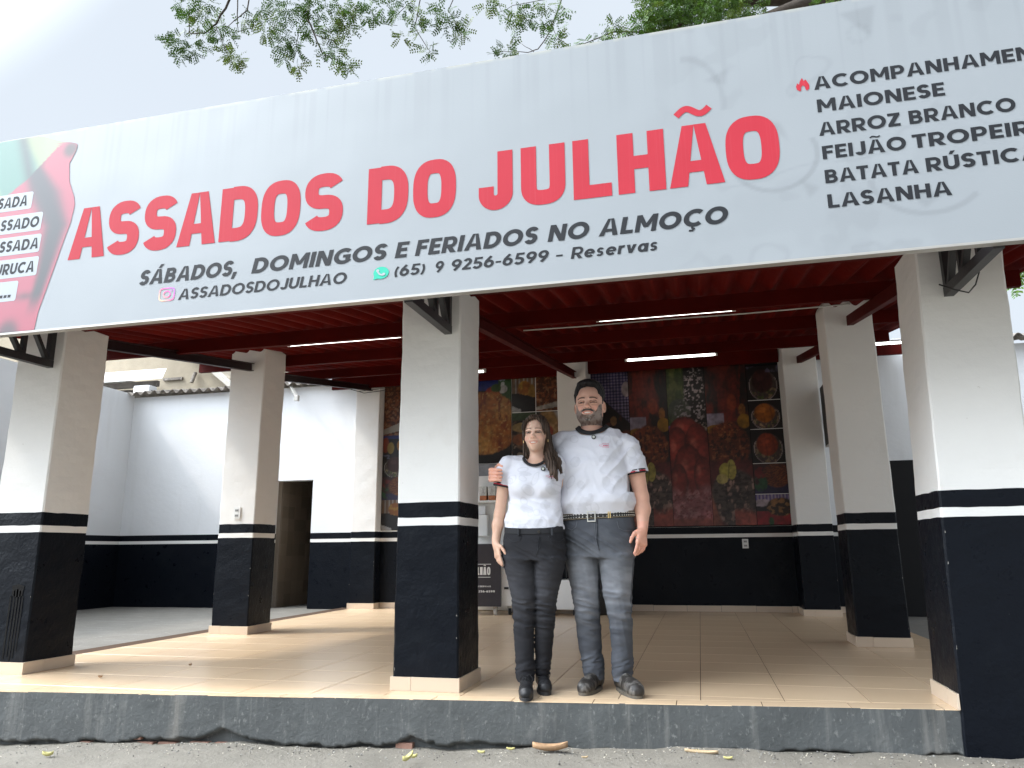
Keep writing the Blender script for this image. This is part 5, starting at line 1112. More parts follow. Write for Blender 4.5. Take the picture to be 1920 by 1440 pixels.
def face_paint(V, c, s, H, skin, male):
    x0, y0 = c; x = (V[:, 0]-x0)/s; y = (V[:, 1]-y0)/s; z = zwarp((V[:, 2]-H)/s, male, True); ax = np.abs(x); col = np.tile(np.array(skin), (len(V), 1)); n3 = vnoise(V[:, 0]*60+5, V[:, 2]*60, 77, 3)
    col *= (1+.10*(vnoise(V[:, 0]*25, V[:, 2]*25+V[:, 1]*9, 5, 3)-.5))[:, None]
    def mixc(m, cc):
        nonlocal col; m = np.clip(m, 0, 1)[:, None]; col = col*(1-m)+np.array(cc)*m
    front = y < -.02; fr = front.astype(float); sk = np.array(skin)
    mixc(.45*np.exp(-(((ax-.038)/.018)**2+((z-.078)/.016)**2))*fr, sk*np.array([1.10, .72, .68])); mixc(.4*np.exp(-((ax/.012)**2+((z-.083)/.012)**2))*fr, sk*np.array([1.12, .76, .70]))
    mixc(.55*np.exp(-(((ax-.0315)/.022)**4+((z-.1170)/.0095)**4))*fr, sk*np.array([.62, .50, .46]))  # eye socket shade painted into the skin colour around the lids
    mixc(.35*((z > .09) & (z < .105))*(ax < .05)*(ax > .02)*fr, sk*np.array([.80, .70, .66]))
    ar = .140+.004*np.cos((ax-.030)/.02*1.3)*1.0-(ax > .042)*(ax-.042)*.35; mixc((.9 if male else .8)*np.exp(-((z-ar-(0 if male else -.001))/(.0038 if male else .0026))**4)*(ax > .012)*(ax < .053)*fr, (.028, .018, .014))
    ld = np.abs((z-.1165)-np.sign(z-.1165)*(.0078-((ax-.0315)/.021)**2*.006)); mixc(.85*(ld < .0020)*(np.abs(ax-.0315) < .019)*fr, (.02, .012, .010)); 
    cz_ = .0478+.0055*(ax/.028)**2; lip = ((np.abs(z-cz_) < .0112-.006*(ax/.03)**2) & (ax < .030) & (y < -.070)); mixc(lip*.7, sk*np.array([.80, .50, .50])); mixc((np.abs(z-cz_) < .0028)*(ax < .027)*(y < -.06)*(y > -.086)*.8, (.06, .015, .012))
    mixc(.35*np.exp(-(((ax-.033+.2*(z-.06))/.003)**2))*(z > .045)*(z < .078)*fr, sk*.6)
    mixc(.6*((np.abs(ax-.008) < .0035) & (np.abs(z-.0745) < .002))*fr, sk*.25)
    if male:
        jaw = .060-.25*np.clip(ax-.03, 0, 1)*0; bz = np.interp(ax, [0, .02, .035, .05, .062, .075], [.0345, .0355, .046, .070, .105, .115])
        m = sm(.004, -.004, z-bz)*(y < .035)*(z > -.02); mus = ((np.abs(z-(.066-.35*ax**1.1)) < .0070)*(ax < .034)*(y < -.05)); goat = ((ax > .030)*(ax < .040)*(z > .035)*(z < .062)*(y < -.05))
        mm = np.clip(m*(ax < .069)+mus*.85+goat*.7, 0, 1)*(~lip); g = sm(.35, .65, n3)[:, None]; bc = np.array([.03, .024, .022])*(1-g)+np.array([.20, .18, .165])*g; k_ = (.86*mm)[:, None]; col = col*(1-k_)+bc*k_
    else: mixc(.0*x, sk)
    return col

def hand(F, w, d, nrm, L_=.19, curl=.35, thumb=1, spread=.10, sc=1.0, k=.004, fc=None):
    """wrist w, direction d (towards the fingertips), nrm = out of the back of the hand; thumb side = +-1 along cross(d, nrm)"""
    w = np.array(w, float); d = np.array(d, float)/np.linalg.norm(d); nrm = np.array(nrm, float); nrm -= d*(nrm@d); nrm /= np.linalg.norm(nrm); sd_ = np.cross(d, nrm)*thumb
    u = L_/.19*sc
    for a_, r_ in ((-.028, .0135), (-.009, .0145), (.010, .0145), (.028, .0135)): F.cone(w+d*.012*u+sd_*a_*.62*u, w+d*.095*u+sd_*a_*1.12*u, r_*1.05*u, r_*u, .010)
    F.cone(w-d*.03*u, w+d*.03*u, .0235*u, .024*u, .015)
    tips = []
    for i, (off, ln, r_) in enumerate(((.033, .072, .0098), (.011, .080, .0100), (-.011, .074, .0095), (-.031, .060, .0085))):
        p = w+d*.096*u+sd_*off*u; ang = 0; dirv = d+sd_*off*spread*8; dirv /= np.linalg.norm(dirv); cl = curl if fc is None else fc[i]
        for q, (fr_, cu) in enumerate(((.46, cl*.8), (.30, cl*1.2), (.24, cl*.8))):
            ang += cu; dv = dirv*math.cos(ang)-nrm*math.sin(ang); p2 = p+dv*ln*fr_*u; F.cone(p, p2, r_*u*(1-.08*q), r_*u*(1-.08*(q+1)), k); p = p2
        tips.append(p)
    p0 = w+d*.022*u+sd_*.024*u; p1 = p0+(d*.55+sd_*.62-nrm*.35)*.042*u; p2 = p1+(d*.85+sd_*.25-nrm*.35)*.034*u; p3 = p2+(d*.95+sd_*.02-nrm*.3)*.026*u
    F.cone(p0, p1, .0165*u, .0125*u, .012); F.cone(p1, p2, .0122*u, .0108*u, .004); F.cone(p2, p3, .0108*u, .0088*u, .004)
    return tips
def rows_from(px_rows, yref, yf, yb):
    """silhouette rows (pixel y, left x, right x) seen at depth yref -> loft rows"""
    out = []
    for i, (py, xl, xr) in enumerate(px_rows):
        a, b = at(xl, py, yref), at(xr, py, yref); f_ = yf[i] if hasattr(yf, '__len__') else yf; b_ = yb[i] if hasattr(yb, '__len__') else yb
        out.append(((a[2]+b[2])/2, a[0], b[0], f_, b_))
    return out
def pt(px, py, y): return at(px, py, y)
def decal_on(name, V, quads2d, origin, mat_, parent, lift=.0022, sc=1.0):
    """flat print laid on the front of a garment mesh V: finds the front surface under every (x, z)"""
    sel = V[(V[:, 1] < np.median(V[:, 1]))]
    mb = MB()
    for pl in quads2d:
        pts = []
        for (x, z) in pl:
            X, Z = origin[0]+x*sc, origin[1]+z*sc; dd = (sel[:, 0]-X)**2+(sel[:, 2]-Z)**2; i = np.argpartition(dd, 6)[:6]; pts.append((X, sel[i, 1].min()-lift, Z))
        mb.add(pts, [tuple(range(len(pts)))])
    return mb.build(name, mat_, parent, fix=False)
SKM = (.66, .385, .285); SKW = (.69, .445, .335)
def badge_art():
    q = []
    q += strip([(-.002, -.014), (.044, -.018), (.043, .012), (.000, .015), (-.004, .004), (-.022, .004), (-.024, -.002), (-.016, -.007), (-.004, -.006)], True, .0016)
    return q
PINK = mat('pink_print', (.70, .10, .20), .6)
TSH = np.array([.70, .70, .755])
def shirt_cols(V, seed, lo=.0):
    x, z = V[:, 0], V[:, 2]; col = np.tile(TSH, (len(V), 1)); f = np.zeros(len(V)); r_ = np.random.default_rng(seed)
    for _ in range(34):
        cx, cz = r_.uniform(x.min(), x.max()), r_.uniform(z.min(), z.max()); rx, rz = r_.uniform(.018, .042), r_.uniform(.014, .035); t = r_.uniform(0, 3.1)
        u, v = (x-cx)*math.cos(t)+(z-cz)*math.sin(t), -(x-cx)*math.sin(t)+(z-cz)*math.cos(t); d = np.hypot(u/rx, v/rz)+.25*(vnoise(x*40, z*40, seed+1, 2)-.5)*2
        if r_.random() < .5: f = np.maximum(f, np.exp(-((d-1)/.12)**2)*.8)
        else: f = np.maximum(f, (d < 1)*.65*(.6+.8*vnoise(x*70, z*70, seed+2, 2)))
    return col*(1-.17*np.clip(f, 0, 1))[:, None]

# ------------------------------------------------------------------ THE MAN
YMAN = .25
man = empty('person', (.44, .22, 0), 'tall bearded man in a white printed jersey and grey jeans, arm round the woman', 'person')
HM = pt(1103, 788, .15)[2]; sM = (pt(1100, 711, .22)[2]-HM)/.238; cM = (pt(1102.5, 750, .17)[0], .235)
xs = axis([(-.34, .27, .004), (.27, .53, .0027), (.53, .84, .004)]); ys = axis([(-.06, .40, .0032), (.40, .52, .008)]); zs = axis([(.02, .74, .014), (.74, 1.55, .004), (1.55, 1.95, .0027)])
F = SDF(xs, ys, zs)
head_sdf(F, cM, sM, HM, True)
F.ell((cM[0]+.014, .268, HM-.095), (.150, .068, .052), .05); F.ell((cM[0]+.012, .225, HM-.125), (.10, .065, .05), .04)
F.cone((cM[0], .262, HM+.05), (cM[0]+.012, .285, HM-.11), .064, .070, .03); F.ell((cM[0]+.015, .275, HM-.135), (.15, .075, .06), .05)
shL, shR = pt(1052, 830, .27), pt(1178, 836, .25)
F.loft([(.95, .27, .62, .14, .34), (1.2, .25, .62, .12, .36), (1.45, .24, .60, .16, .36)], .03)
# hanging arm (the man's left, right in the picture)
el = pt(1203, 932, .25); wr = pt(1205, 990, .20); F.chain([shR, pt(1192, 880, .26), el, pt(1205, 955, .24), wr], [.058, .054, .043, .047, .031], .02)
hand(F, wr, pt(1201, 1040, .16)-wr, (.75, -.65, 0), L_=.19, curl=.30, thumb=1, fc=(.16, .26, .34, .42), sc=1.0)
# arm round the woman: behind her shoulders, the hand coming over her upper arm
HS = np.array([.036, .0, -.028]); el2 = np.array([-.01, .36, 1.40]); wr2 = np.array([-.235, .215, 1.325])+HS; F.chain([shL, el2], [.056, .046], .02); F.chain([el2, wr2], [.046, .032], .02)
kn = np.array([-.247, .125, 1.325])
for i, (dz, ln) in enumerate(((.028, 1.0), (.006, 1.08), (-.016, 1.0), (-.037, .85))):
    p0 = np.array([-.232, .165, 1.322+dz*.8]); p1 = np.array([-.246, .078, 1.322+dz]); p2 = np.array([-.222, .030, 1.318+dz*1.02]); p3 = np.array([-.188, .016, 1.314+dz*.98]); p4 = p3+np.array([.030*ln, .000, -.002]); p0, p1, p2, p3, p4 = p0+HS, p1+HS, p2+HS, p3+HS, p4+HS
    F.cone(wr2, p0, .024, .0145, .008); F.cone(p0, p1, .0145, .0125, .008); F.cone(p1, p2, .0118, .0108, .0035); F.cone(p2, p3, .0108, .0098, .0035); F.cone(p3, p4, .0098, .0085, .003)
F.chain([wr2, HS+(-.215, .125, 1.368), HS+(-.185, .070, 1.378), HS+(-.160, .050, 1.366)], [.022, .016, .012, .0095], .004)
for sx_, hx in ((1, .0), (-1, 0)): pass
for (hipx, knx, anx) in ((.35, pt(1102, 1130, .27)[0], pt(1113, 1250, .28)[0]), (.56, pt(1165, 1130, .27)[0], pt(1166, 1250, .28)[0])):
    F.cone((hipx, .26, .90), (knx, .265, .50), .06, .035, .03); F.cone((knx, .265, .50), (anx, .285, .09), .035, .028, .03)
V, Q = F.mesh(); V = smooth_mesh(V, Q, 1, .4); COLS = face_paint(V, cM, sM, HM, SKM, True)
arm = (V[:, 2] < 1.50); COLS[arm] = (np.array(SKM)*np.array([1.02, .98, .95]))*(1+.16*(vnoise(V[arm, 0]*40, V[arm, 2]*40, 8, 3)-.5))[:, None]
hnd = ((V[:, 2] < .99) | (V[:, 0] < -.1)) ; COLS[hnd] *= np.array([1.05, .95, .95])
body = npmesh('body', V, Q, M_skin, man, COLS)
eyes_teeth(man, body, cM, sM, HM, True)
# hair
F = SDF(axis([(cM[0]-.13, cM[0]+.13, .0028)]), axis([(.08, .40, .003)]), axis([(HM+.06*sM, HM+.30, .0028)]))
P = lambda x, y, z: (cM[0]+x*sM, cM[1]+y*sM, HM+z*sM)
F.ell(P(0, .020, .160), (.0835*sM, .098*sM, .0840*sM), .01); F.ell(P(-.005, -.035, .205), (.054*sM, .036*sM, .026*sM), .02)
F.ell(P(0, -.090, .125), (.0670*sM, .062*sM, .0825*sM), .010, 'sub'); F.ell(P(0, -.06, .07), (.11*sM, .088*sM, .062*sM), .008, 'sub')
for q in (-1, 1): F.ell(P(q*.040, -.082, .172), (.027*sM, .045*sM, .034*sM), .008, 'sub')
for q in (-1, 1): F.cone(P(q*.0740, -.014, .15), P(q*.0715, -.018, .098), .008*sM, .0045*sM, .01)
F.disp(folds(.0022, [(60, 90, 25, 0, 1, .8), (150, 60, 60, 1, .7, 1.2)]))
V, Q = F.mesh(); n3 = vnoise(V[:, 0]*90, V[:, 1]*90+V[:, 2]*40, 4, 3)[:, None]; gr_ = sm(HM+.135*sM, HM+.10*sM, V[:, 2])[:, None]*.5
npmesh('hair', V, Q, M_hair, man, np.array([.010, .009, .009])*(.6+1.6*n3)*(1-gr_)+np.array([.09, .085, .08])*gr_*(.5+n3))
# beard mass, slightly proud of the face
F = SDF(axis([(cM[0]-.09, cM[0]+.09, .0028)]), axis([(.09, .30, .0028)]), axis([(HM-.03, HM+.13, .0028)]))
F.ell(P(0, -.024, .042), (.0590*sM, .0585*sM, .0470*sM), .02); F.ell(P(0, -.060, .014), (.030*sM, .028*sM, .022*sM), .02)
F.ell(P(0, -.085, .067), (.056*sM, .060*sM, .035*sM), .008, 'sub'); F.ell(P(0, -.12, .040), (.034*sM, .06*sM, .016*sM), .006, 'sub'); F.ell(P(0, .09, .05), (.10*sM, .09*sM, .10*sM), .01, 'sub')
F.disp(lambda x, y, z: .0016*np.sin(x*800+z*300)*np.sin(z*700-x*200)); V, Q = F.mesh(); g = sm(.38, .62, vnoise(V[:, 0]*130, V[:, 2]*60, 9, 3))[:, None]
npmesh('beard', V, Q, M_hair, man, np.array([.022, .018, .016])*(1-g)+np.array([.30, .275, .255])*g*(.4+.6*sm(HM+.055, HM-.01, V[:, 2])[:, None]))
mb = MB(); mb.tube([P(-.033, -.082, .042), P(-.018, -.096, .0530), P(0, -.0985, .0545), P(.018, -.096, .0530), P(.033, -.082, .042)], [.0035*sM, .0062*sM, .0050*sM, .0062*sM, .0035*sM], 8); mb.build('moustache', mat('greying_hair', (.05, .043, .04), .7, var=(200, .5)), man, smooth=True)
# jersey
F = SDF(axis([(-.12, .80, .0045)]), axis([(.00, .50, .005)]), axis([(.99, 1.66, .0045)]))
R_ = rows_from([(972, 1054, 1187), (955, 1050, 1189), (930, 1049, 1188), (900, 1050, 1183), (870, 1046, 1177), (845, 1043, 1174), (825, 1046, 1168), (810, 1056, 1155)], .24,
     [.125, .095, .080, .085, .098, .125, .165, .20], [.385, .40, .405, .40, .395, .39, .37, .34])
F.loft(R_, .05, n=2.5)
nk = np.array([cM[0]+.012, .27, HM-.045])
F.cone(nk+[0, .0, -.045], (shR[0]-.02, .265, shR[2]+.012), .072, .058, .03); F.cone(nk+[0, .0, -.045], (shL[0]+.02, .275, shL[2]+.012), .072, .058, .03); F.ell((cM[0]+.015, .262, 1.455), (.185, .125, .12), .05)
F.chain([shR, pt(1187, 868, .255), pt(1191, 886, .255)], [.068, .071, .073], .02); F.chain([shL, (.06, .335, 1.46)], [.070, .066], .02)
F.ell((cM[0]+.012, .195, HM-.040), (.098, .095, .056), .008, 'sub'); F.ell((cM[0]+.012, .265, HM+.01), (.100, .10, .065), .01, 'sub')
a = pt(1191, 886, .255); b = pt(1194, 900, .255); dd = (b-a)/np.linalg.norm(b-a); F.cone(a+dd*.030, a+dd*.10, .095, .095, .002, 'sub') if False else None
F.op(lambda X, Y, Z: (X-a[0])*(-dd[0])+(Z-a[2])*(-dd[2])+(Y-a[1])*(-dd[1])+np.where(X > a[0]-.042, 0, 9), (a[0]-.040, .12, a[2]-.10), (a[0]+.11, .38, a[2]+.02), .003, 'sub')
rj = ridge([(.011, 3.5, 2, 3, 11, 5, -11, 3), (.0050, 6, 2, 1, 4, 3, 15, 5), (.0030, 2, 3, 5, 17, 6, 6, 9)]); zb_ = pt(1120, 962, .13)[2]
F.disp(lambda x, y, z: rj(x, y, z)*(.35+.65*sm(zb_+.03, zb_+.16, z))-.012*sm(zb_+.02, zb_+.07, z)*sm(zb_+.16, zb_+.07, z))
V, Q = F.mesh(); V = smooth_mesh(V, Q, 2, .4); jersey = npmesh('jersey', V, Q, M_cloth, man, shirt_cols(V, 3)); JV = V
# collar ring and cuff
def ringband(name, fn, n, mats_, parent, r_, **kw):
    mb = MB(); mb.tube([fn(2*math.pi*i/n) for i in range(n+1)], r_, 8, cap=False); return mb.build(name, mats_, parent, smooth=True)
cc = (cM[0]+.006, .245)
CR = lambda rx, ry, up, t: (cM[0]+.013+rx*math.cos(t), .250+ry*math.sin(t), HM-.034+up-.052*max(0, -math.sin(t))**1.5)
ringband('collar', lambda t: CR(.104, .112, 0, t), 48, M_blackrib, man, .0075)
ringband('collar_lining', lambda t: CR(.096, .104, .006, t), 48, M_blackrib, man, .0075)
ringband('collar_lining', lambda t: CR(.089, .094, .012, t), 48, M_blackrib, man, .007)
def cuffs(parent, a, dd, r_, sy=1.0):
    u_ = np.cross(dd, [0, 1, 0]); u_ /= np.linalg.norm(u_); v_ = np.cross(dd, u_)
    for i, m_ in enumerate((M_blackrib, M_redrib, M_blackrib)):
        mb = MB(); mb.tube([a+dd*(.004+.0085*i)+(u_*math.cos(2*math.pi*k/28)+v_*math.sin(2*math.pi*k/28)*sy)*r_ for k in range(29)], .0058, 6, cap=False); mb.build('cuff_band', m_, parent, smooth=True)
cuffs(man, a-dd*.012, dd, .0755)
# jeans
F = SDF(axis([(.18, .73, .0045)]), axis([(.08, .45, .005)]), axis([(.055, 1.06, .005)]))
F.loft(rows_from([(958, 1057, 1186), (985, 1057.5, 1189), (1010, 1058, 1190), (1032, 1059, 1190), (1045, 1060, 1190)], .25, [.125, .115, .118, .125, .13], .395), .02, n=2.6)
ly = lambda f, b, n: [f]*n
def leg(rows_px, yf, yb): F.loft(rows_from(rows_px, .27, yf, yb), .014, n=2.2)
leg([(1040, 1060, 1123), (1079, 1067, 1124.5), (1112, 1074, 1124.5), (1145, 1080, 1124.5), (1179, 1081, 1126), (1218, 1086, 1127), (1254, 1094, 1131), (1275, 1097, 1131)], [.13, .145, .155, .165, .185, .20, .195, .19], [.40, .385, .37, .355, .37, .375, .375, .37])
leg([(1040, 1122, 1190), (1079, 1127, 1187), (1112, 1131, 1184.5), (1145, 1139, 1184.5), (1179, 1144, 1186), (1218, 1147, 1186), (1254, 1149, 1186), (1275, 1150, 1185.5)], [.13, .145, .155, .165, .18, .19, .185, .18], [.40, .385, .37, .355, .37, .375, .37, .365])
kz = pt(1100, 1140, .2)[2]; hz = .14
def jf(x, y, z):
    kn = np.exp(-((z-kz)/.13)**2); hm_ = np.exp(-((z-hz)/.09)**2); cr_ = np.exp(-((z-.86)/.11)**2)
    rr_ = ridge([(1, 7, 5, 3, 4, 2, 30, 21)])(x, y, z); r2_ = ridge([(1, 8, 5, -4, -9, 3, 34, 22)])(x, y, z); r3_ = ridge([(1, 5, 3, 2, 16, 3, 26, 23)])(x, y, z); r4_ = ridge([(1, 4, 3, 3, 26, 5, 4, 24)])(x, y, z)
    return .012*rr_*(kn*.9+.12)+.013*r2_*hm_+.011*r3_*cr_+.0025*r4_
F.disp(jf); V, Q = F.mesh(); V = smooth_mesh(V, Q, 2, .4)
def jeans_col(V, base, fade, cx, kzz, amt):
    x, y, z = V.T; w = vnoise(x*14, z*26, 6, 4); cu = np.sin(z*88+np.sin(x*19)*1.2+x*14)
    th = np.exp(-((z-(kzz+.16))/.17)**2)*(y < .22); f = amt*(th*(.55+.5*(w-.5))+.22*np.clip(cu, 0, 1)*np.exp(-((z-kzz)/.14)**2)+.25*(w-.5)); f = np.clip(f, 0, 1)[:, None]
    return np.array(base)*(1-f)+np.array(fade)*f
CJ = jeans_col(V, (.072, .077, .089), (.30, .31, .335), .43, kz, 1.0); hm_ = V[:, 2] < pt(1110, 1265, .2)[2]; CJ[hm_] *= 1.35
jeans = npmesh('jeans', V, Q, M_denim, man, CJ); BV = V
# seams, fly and pockets
def front_line(Vs, pts, r_, name, m_, parent, dz=.002):
    sel = Vs[Vs[:, 1] < np.median(Vs[:, 1])]; out = []
    for i in range(len(pts)-1):
        for t in np.linspace(0, 1, 7)[:-1 if i < len(pts)-2 else None]:
            X = pts[i][0]*(1-t)+pts[i+1][0]*t; Z = pts[i][1]*(1-t)+pts[i+1][1]*t; d_ = (sel[:, 0]-X)**2+(sel[:, 2]-Z)**2; j = np.argpartition(d_, 5)[:5]; out.append((X, sel[j, 1].min()-dz, Z))
    mb = MB(); mb.tube(out, r_, 5); return mb.build(name, m_, parent, smooth=True)
M_seam = mat('seam_thread', (.12, .125, .14), .8); M_seamd = mat('dark_seam', (.018, .02, .025), .8)
w2 = lambda px, py: (lambda p: (p[0], p[2]))(pt(px, py, .13))
front_line(BV, [w2(1121, 975), w2(1121, 1018), w2(1124, 1032)], .0022, 'fly_seam', M_seamd, man); front_line(BV, [w2(1116, 978), w2(1117, 1010), w2(1121, 1024)], .0018, 'fly_seam', M_seam, man)
front_line(BV, [w2(1064, 990), w2(1072, 994), w2(1080, 988), w2(1082, 978)], .0018, 'pocket_seam', M_seam, man); front_line(BV, [w2(1157, 978), w2(1160, 990), w2(1170, 995), w2(1184, 994)], .0018, 'pocket_seam', M_seam, man)
# belt
mbz = [(pt(1057, 968, .25)[2], .0)]
belt = empty('belt_anchor', (0, 0, 0)); bpy.data.objects.remove(belt)
bz0 = pt(1120, 966, .13)[2]; bl, br_ = pt(1055, 966, .26)[0], pt(1188, 962, .26)[0]; bcx, brx = (bl+br_)/2, (br_-bl)/2+.003
def bp(t, off=0, dz=0):
    c_, s_ = math.cos(t), math.sin(t); return Vector((bcx+(brx+off)*math.copysign(abs(c_)**(2/2.6), c_), .258+(.142+off)*math.copysign(abs(s_)**(2/2.6), s_), bz0+dz+.010*c_))
n = 64; Vv = []; Ff = []
for i in range(n):
    for (o_, dz) in ((0, -.021), (.004, -.019), (.004, .019), (0, .021)): Vv.append(bp(2*math.pi*i/n, o_, dz))
for i in range(n):
    for q in range(3): Ff.append((i*4+q, ((i+1) % n)*4+q, ((i+1) % n)*4+q+1, i*4+q+1))
mb = MB(); mb.add(Vv, Ff); belt = mb.build('belt', M_belt, man)
for dz in (-.017, .017):
    mb = MB(); mb.tube([bp(math.pi+math.pi*i/40, .0045, dz) for i in range(2, 39)], .0012, 4); mb.build('belt_edging', mat('tan_thread', (.40, .32, .2), .7), belt)
for i in range(34):
    t = math.pi+math.pi*(i+.5)/34
    for dz in (-.008, .008):
        p = bp(t, .004, dz); q = bp(t, .0075, dz); mb = MB(); mb.tube([p, q], [.0042, .0028], 6); mb.build('stud', M_chrome, belt)
p = bp(math.pi*1.49, .006, 0); mb = MB()
for (x0_, x1_, z0_, z1_) in ((-.030, .022, .020, .026), (-.030, .022, -.040, -.033), (-.030, -.024, -.033, .020), (.016, .022, -.033, .020)): mb.box(p.x+x0_, p.x+x1_, p.y-.006, p.y+.001, p.z+z0_, p.z+z1_)
mb.build('buckle', M_chrome, belt, bevel=.001)
for tt in (1.585, 1.60): 
    mb = MB(); p = bp(math.pi*tt, .0065, 0); mb.box(p.x-.003, p.x+.003, p.y-.003, p.y+.001, p.z-.022, p.z+.022); mb.build('belt_keeper', M_gold, belt)
# boots
def boot(root, toe, ankle, W_, tall, mat_cols, sole, nm='boot'):
    toe = np.array(toe); ankle = np.array(ankle); d_ = toe-ankle; d_[2] = 0; L_ = np.linalg.norm(d_); d_ /= L_; s_ = np.array([-d_[1], d_[0], 0]); heel = ankle-d_*.065; lo = np.minimum(toe, heel)-.08; hi = np.maximum(toe, heel)+.08
    F = SDF(axis([(lo[0], hi[0], .004)]), axis([(lo[1], hi[1], .004)]), axis([(.004, tall+.03, .004)]))
    z = lambda p, h: np.array([p[0], p[1], h])
    F.cone(z(toe-d_*.045, .040), z(ankle-d_*.005, .052), W_*.92, W_*.72, .02); F.cone(z(toe-d_*.030, .032), z(toe-d_*.075, .036), W_*.74, W_, .02); F.cone(z(ankle-d_*.030, .042), z(ankle-d_*.02, .045), W_*.74, W_*.74, .02)
    F.cone(z(ankle-d_*.012, .06), z(ankle-d_*.006, tall), W_*.80, W_*.86, .03); F.cone(z(toe-d_*.095, .062), z(ankle, .085), W_*.60, W_*.76, .03)
    F.op(lambda X, Y, Z: Z-.016+0*X+0*Y, lo, (hi[0], hi[1], .02), .002, 'sub')
    F.disp(lambda x, y, zz: .0016*np.sin((x*d_[0]+y*d_[1])*170+np.sin(zz*60))*np.exp(-((zz-.06)/.02)**2))
    V, Q = F.mesh(); V = smooth_mesh(V, Q, 1); n_ = vnoise(V[:, 0]*45+3, V[:, 1]*45+V[:, 2]*30, 5, 4)[:, None]; sc_ = sm(.5, .72, n_); o = npmesh(nm, V, Q, M_leather, root, np.array(mat_cols[0])*(1-sc_)+np.array(mat_cols[1])*sc_)
    outl = []
    for k in range(36):
        t = 2*math.pi*k/36; cx_ = math.cos(t); u = (toe+heel)/2+d_*((L_+.065)/2+.002)*cx_; wv = W_*(1.0+.10*cx_)*(.93 if cx_ < -.2 else 1.03)*math.copysign(abs(math.sin(t))**.75, math.sin(t)); outl.append(u+s_*wv)
    Vv = [(p[0], p[1], h) for h in (.0005, .019) for p in outl]; mb = MB(); mb.add(Vv, [tuple(range(35, -1, -1)), tuple(range(36, 72))]+[(k, (k+1) % 36, 36+(k+1) % 36, 36+k) for k in range(36)]); mb.build('sole', sole, o, smooth=False); return o, d_, s_
M_sole = mat('worn_boot_sole', (.11, .095, .075), .8, var=(40, .3)); M_solek = mat('black_shoe_sole', (.022, .022, .024), .7)
a1, t1 = at(1118, 1262, .29), at(1092, 1305, 0, 2); a2, t2 = at(1166, 1262, .28), at(1199, 1311, 0, 2)
boot(man, (t1[0], t1[1], 0), (a1[0], .275, 0), .047, .13, ((.028, .024, .021), (.12, .11, .10)), M_sole); boot(man, (t2[0], t2[1], 0), (a2[0], .262, 0), .048, .13, ((.028, .024, .021), (.12, .11, .10)), M_sole)
# badge, clip microphone
w2 = lambda px, py: (lambda p: (p[0], p[2]))(pt(px, py, .10))
o_ = w2(1129, 834); sc_ = .85; bd = decal_on('badge_print', JV, [[(x, z) for x, z in q] for q in badge_art()], o_, PINK, jersey, sc=sc_)
tm = MB(); text_mesh(tm, 'JULHÃO', .002, .040, -.008, .0095, .26, 0, k=.7, n=2.6); qs = [[(tm.v[i][0], tm.v[i][2]) for i in f] for f in tm.f]; decal_on('badge_lettering', JV, qs, o_, PINK, jersey, lift=.0026, sc=sc_)
def clipmic(root, x, z, Vs):
    sel = Vs[Vs[:, 1] < np.median(Vs[:, 1])]; d_ = (sel[:, 0]-x)**2+(sel[:, 2]-z)**2; y = sel[np.argpartition(d_, 8)[:8], 1].min()
    mb = MB(); mb.disc((x, y-.001, z), .0145, (0, -1, 0), .008, 20); m_ = mb.build('clip_microphone', M_rubber, root, bevel=.002)
    mb = MB(); mb.disc((x, y-.0095, z), .0085, (0, -1, 0), .0015, 16); mb.build('clip_face', mat('pale_badge', (.45, .46, .42), .4, var=(300, .4)), m_)
clipmic(man, *w2(1112, 818), JV)
mb = MB(); mb.tube([(cM[0]+.060*math.sin(t), .170-.0*t+.030*(1-math.cos(t)), HM-.060-.022*math.cos(t)) for t in np.linspace(-1.3, 1.3, 15)], .0012, 5); mb.build('necklace', M_gold, man)

# ------------------------------------------------------------------ THE WOMAN
woman = empty('person', (.06, .08, 0), 'woman with long dark brown hair in a white printed jersey and black jeans', 'person')
HW = pt(1003, 843, .02)[2]; sW = (pt(1000, 777, .09)[2]-HW)/.238; cW = (pt(1001, 815, .03)[0], .095)
xs = axis([(-.25, -.04, .0038), (-.04, .17, .0025), (.17, .32, .005)]); ys = axis([(-.06, .22, .003), (.22, .32, .006)]); zs = axis([(.02, .64, .014), (.64, 1.36, .0038), (1.36, 1.70, .0025)])
F = SDF(xs, ys, zs); head_sdf(F, cW, sW, HW, False)
F.cone((cW[0], .118, HW+.045), (cW[0]+.003, .132, HW-.09), .047, .052, .025); F.ell((cW[0]+.003, .122, HW-.088), (.112, .048, .040), .04); F.ell((cW[0]+.003, .098, HW-.105), (.09, .050, .045), .03)
wsL, wsR = pt(952, 872, .10), pt(1041, 868, .11)
F.loft([(.9, -.05, .19, .04, .19), (1.15, -.05, .18, .03, .20), (1.32, -.06, .18, .05, .19)], .03)
wel, wwr = pt(936.5, 965, .11), pt(930, 1018, .07)
F.chain([wsL, pt(945, 905, .11), wel, pt(933, 985, .10), wwr], [.044, .040, .0335, .034, .0235], .018)
hand(F, wwr, pt(938, 1074, .03)-wwr, (-.8, -.6, 0), L_=.172, curl=.18, thumb=-1, fc=(.10, .16, .22, .28), sc=.94)
F.chain([wsR, (.245, .19, 1.20)], [.044, .038], .02)
for (hx, kx, an, yy) in ((.0, pt(981, 1150, .08)[0], pt(984, 1262, .08)[0], .08), (.13, pt(1020, 1150, .12)[0], pt(1016, 1250, .17)[0], .16)):
    F.cone((hx, .11, .86), (kx, .10+(yy-.08)*.5, .46), .05, .026, .03); F.cone((kx, .10+(yy-.08)*.5, .46), (an, yy, .09), .026, .022, .03)
V, Q = F.mesh(); V = smooth_mesh(V, Q, 1, .4); COLS = face_paint(V, cW, sW, HW, SKW, False); arm = V[:, 2] < HW-.06
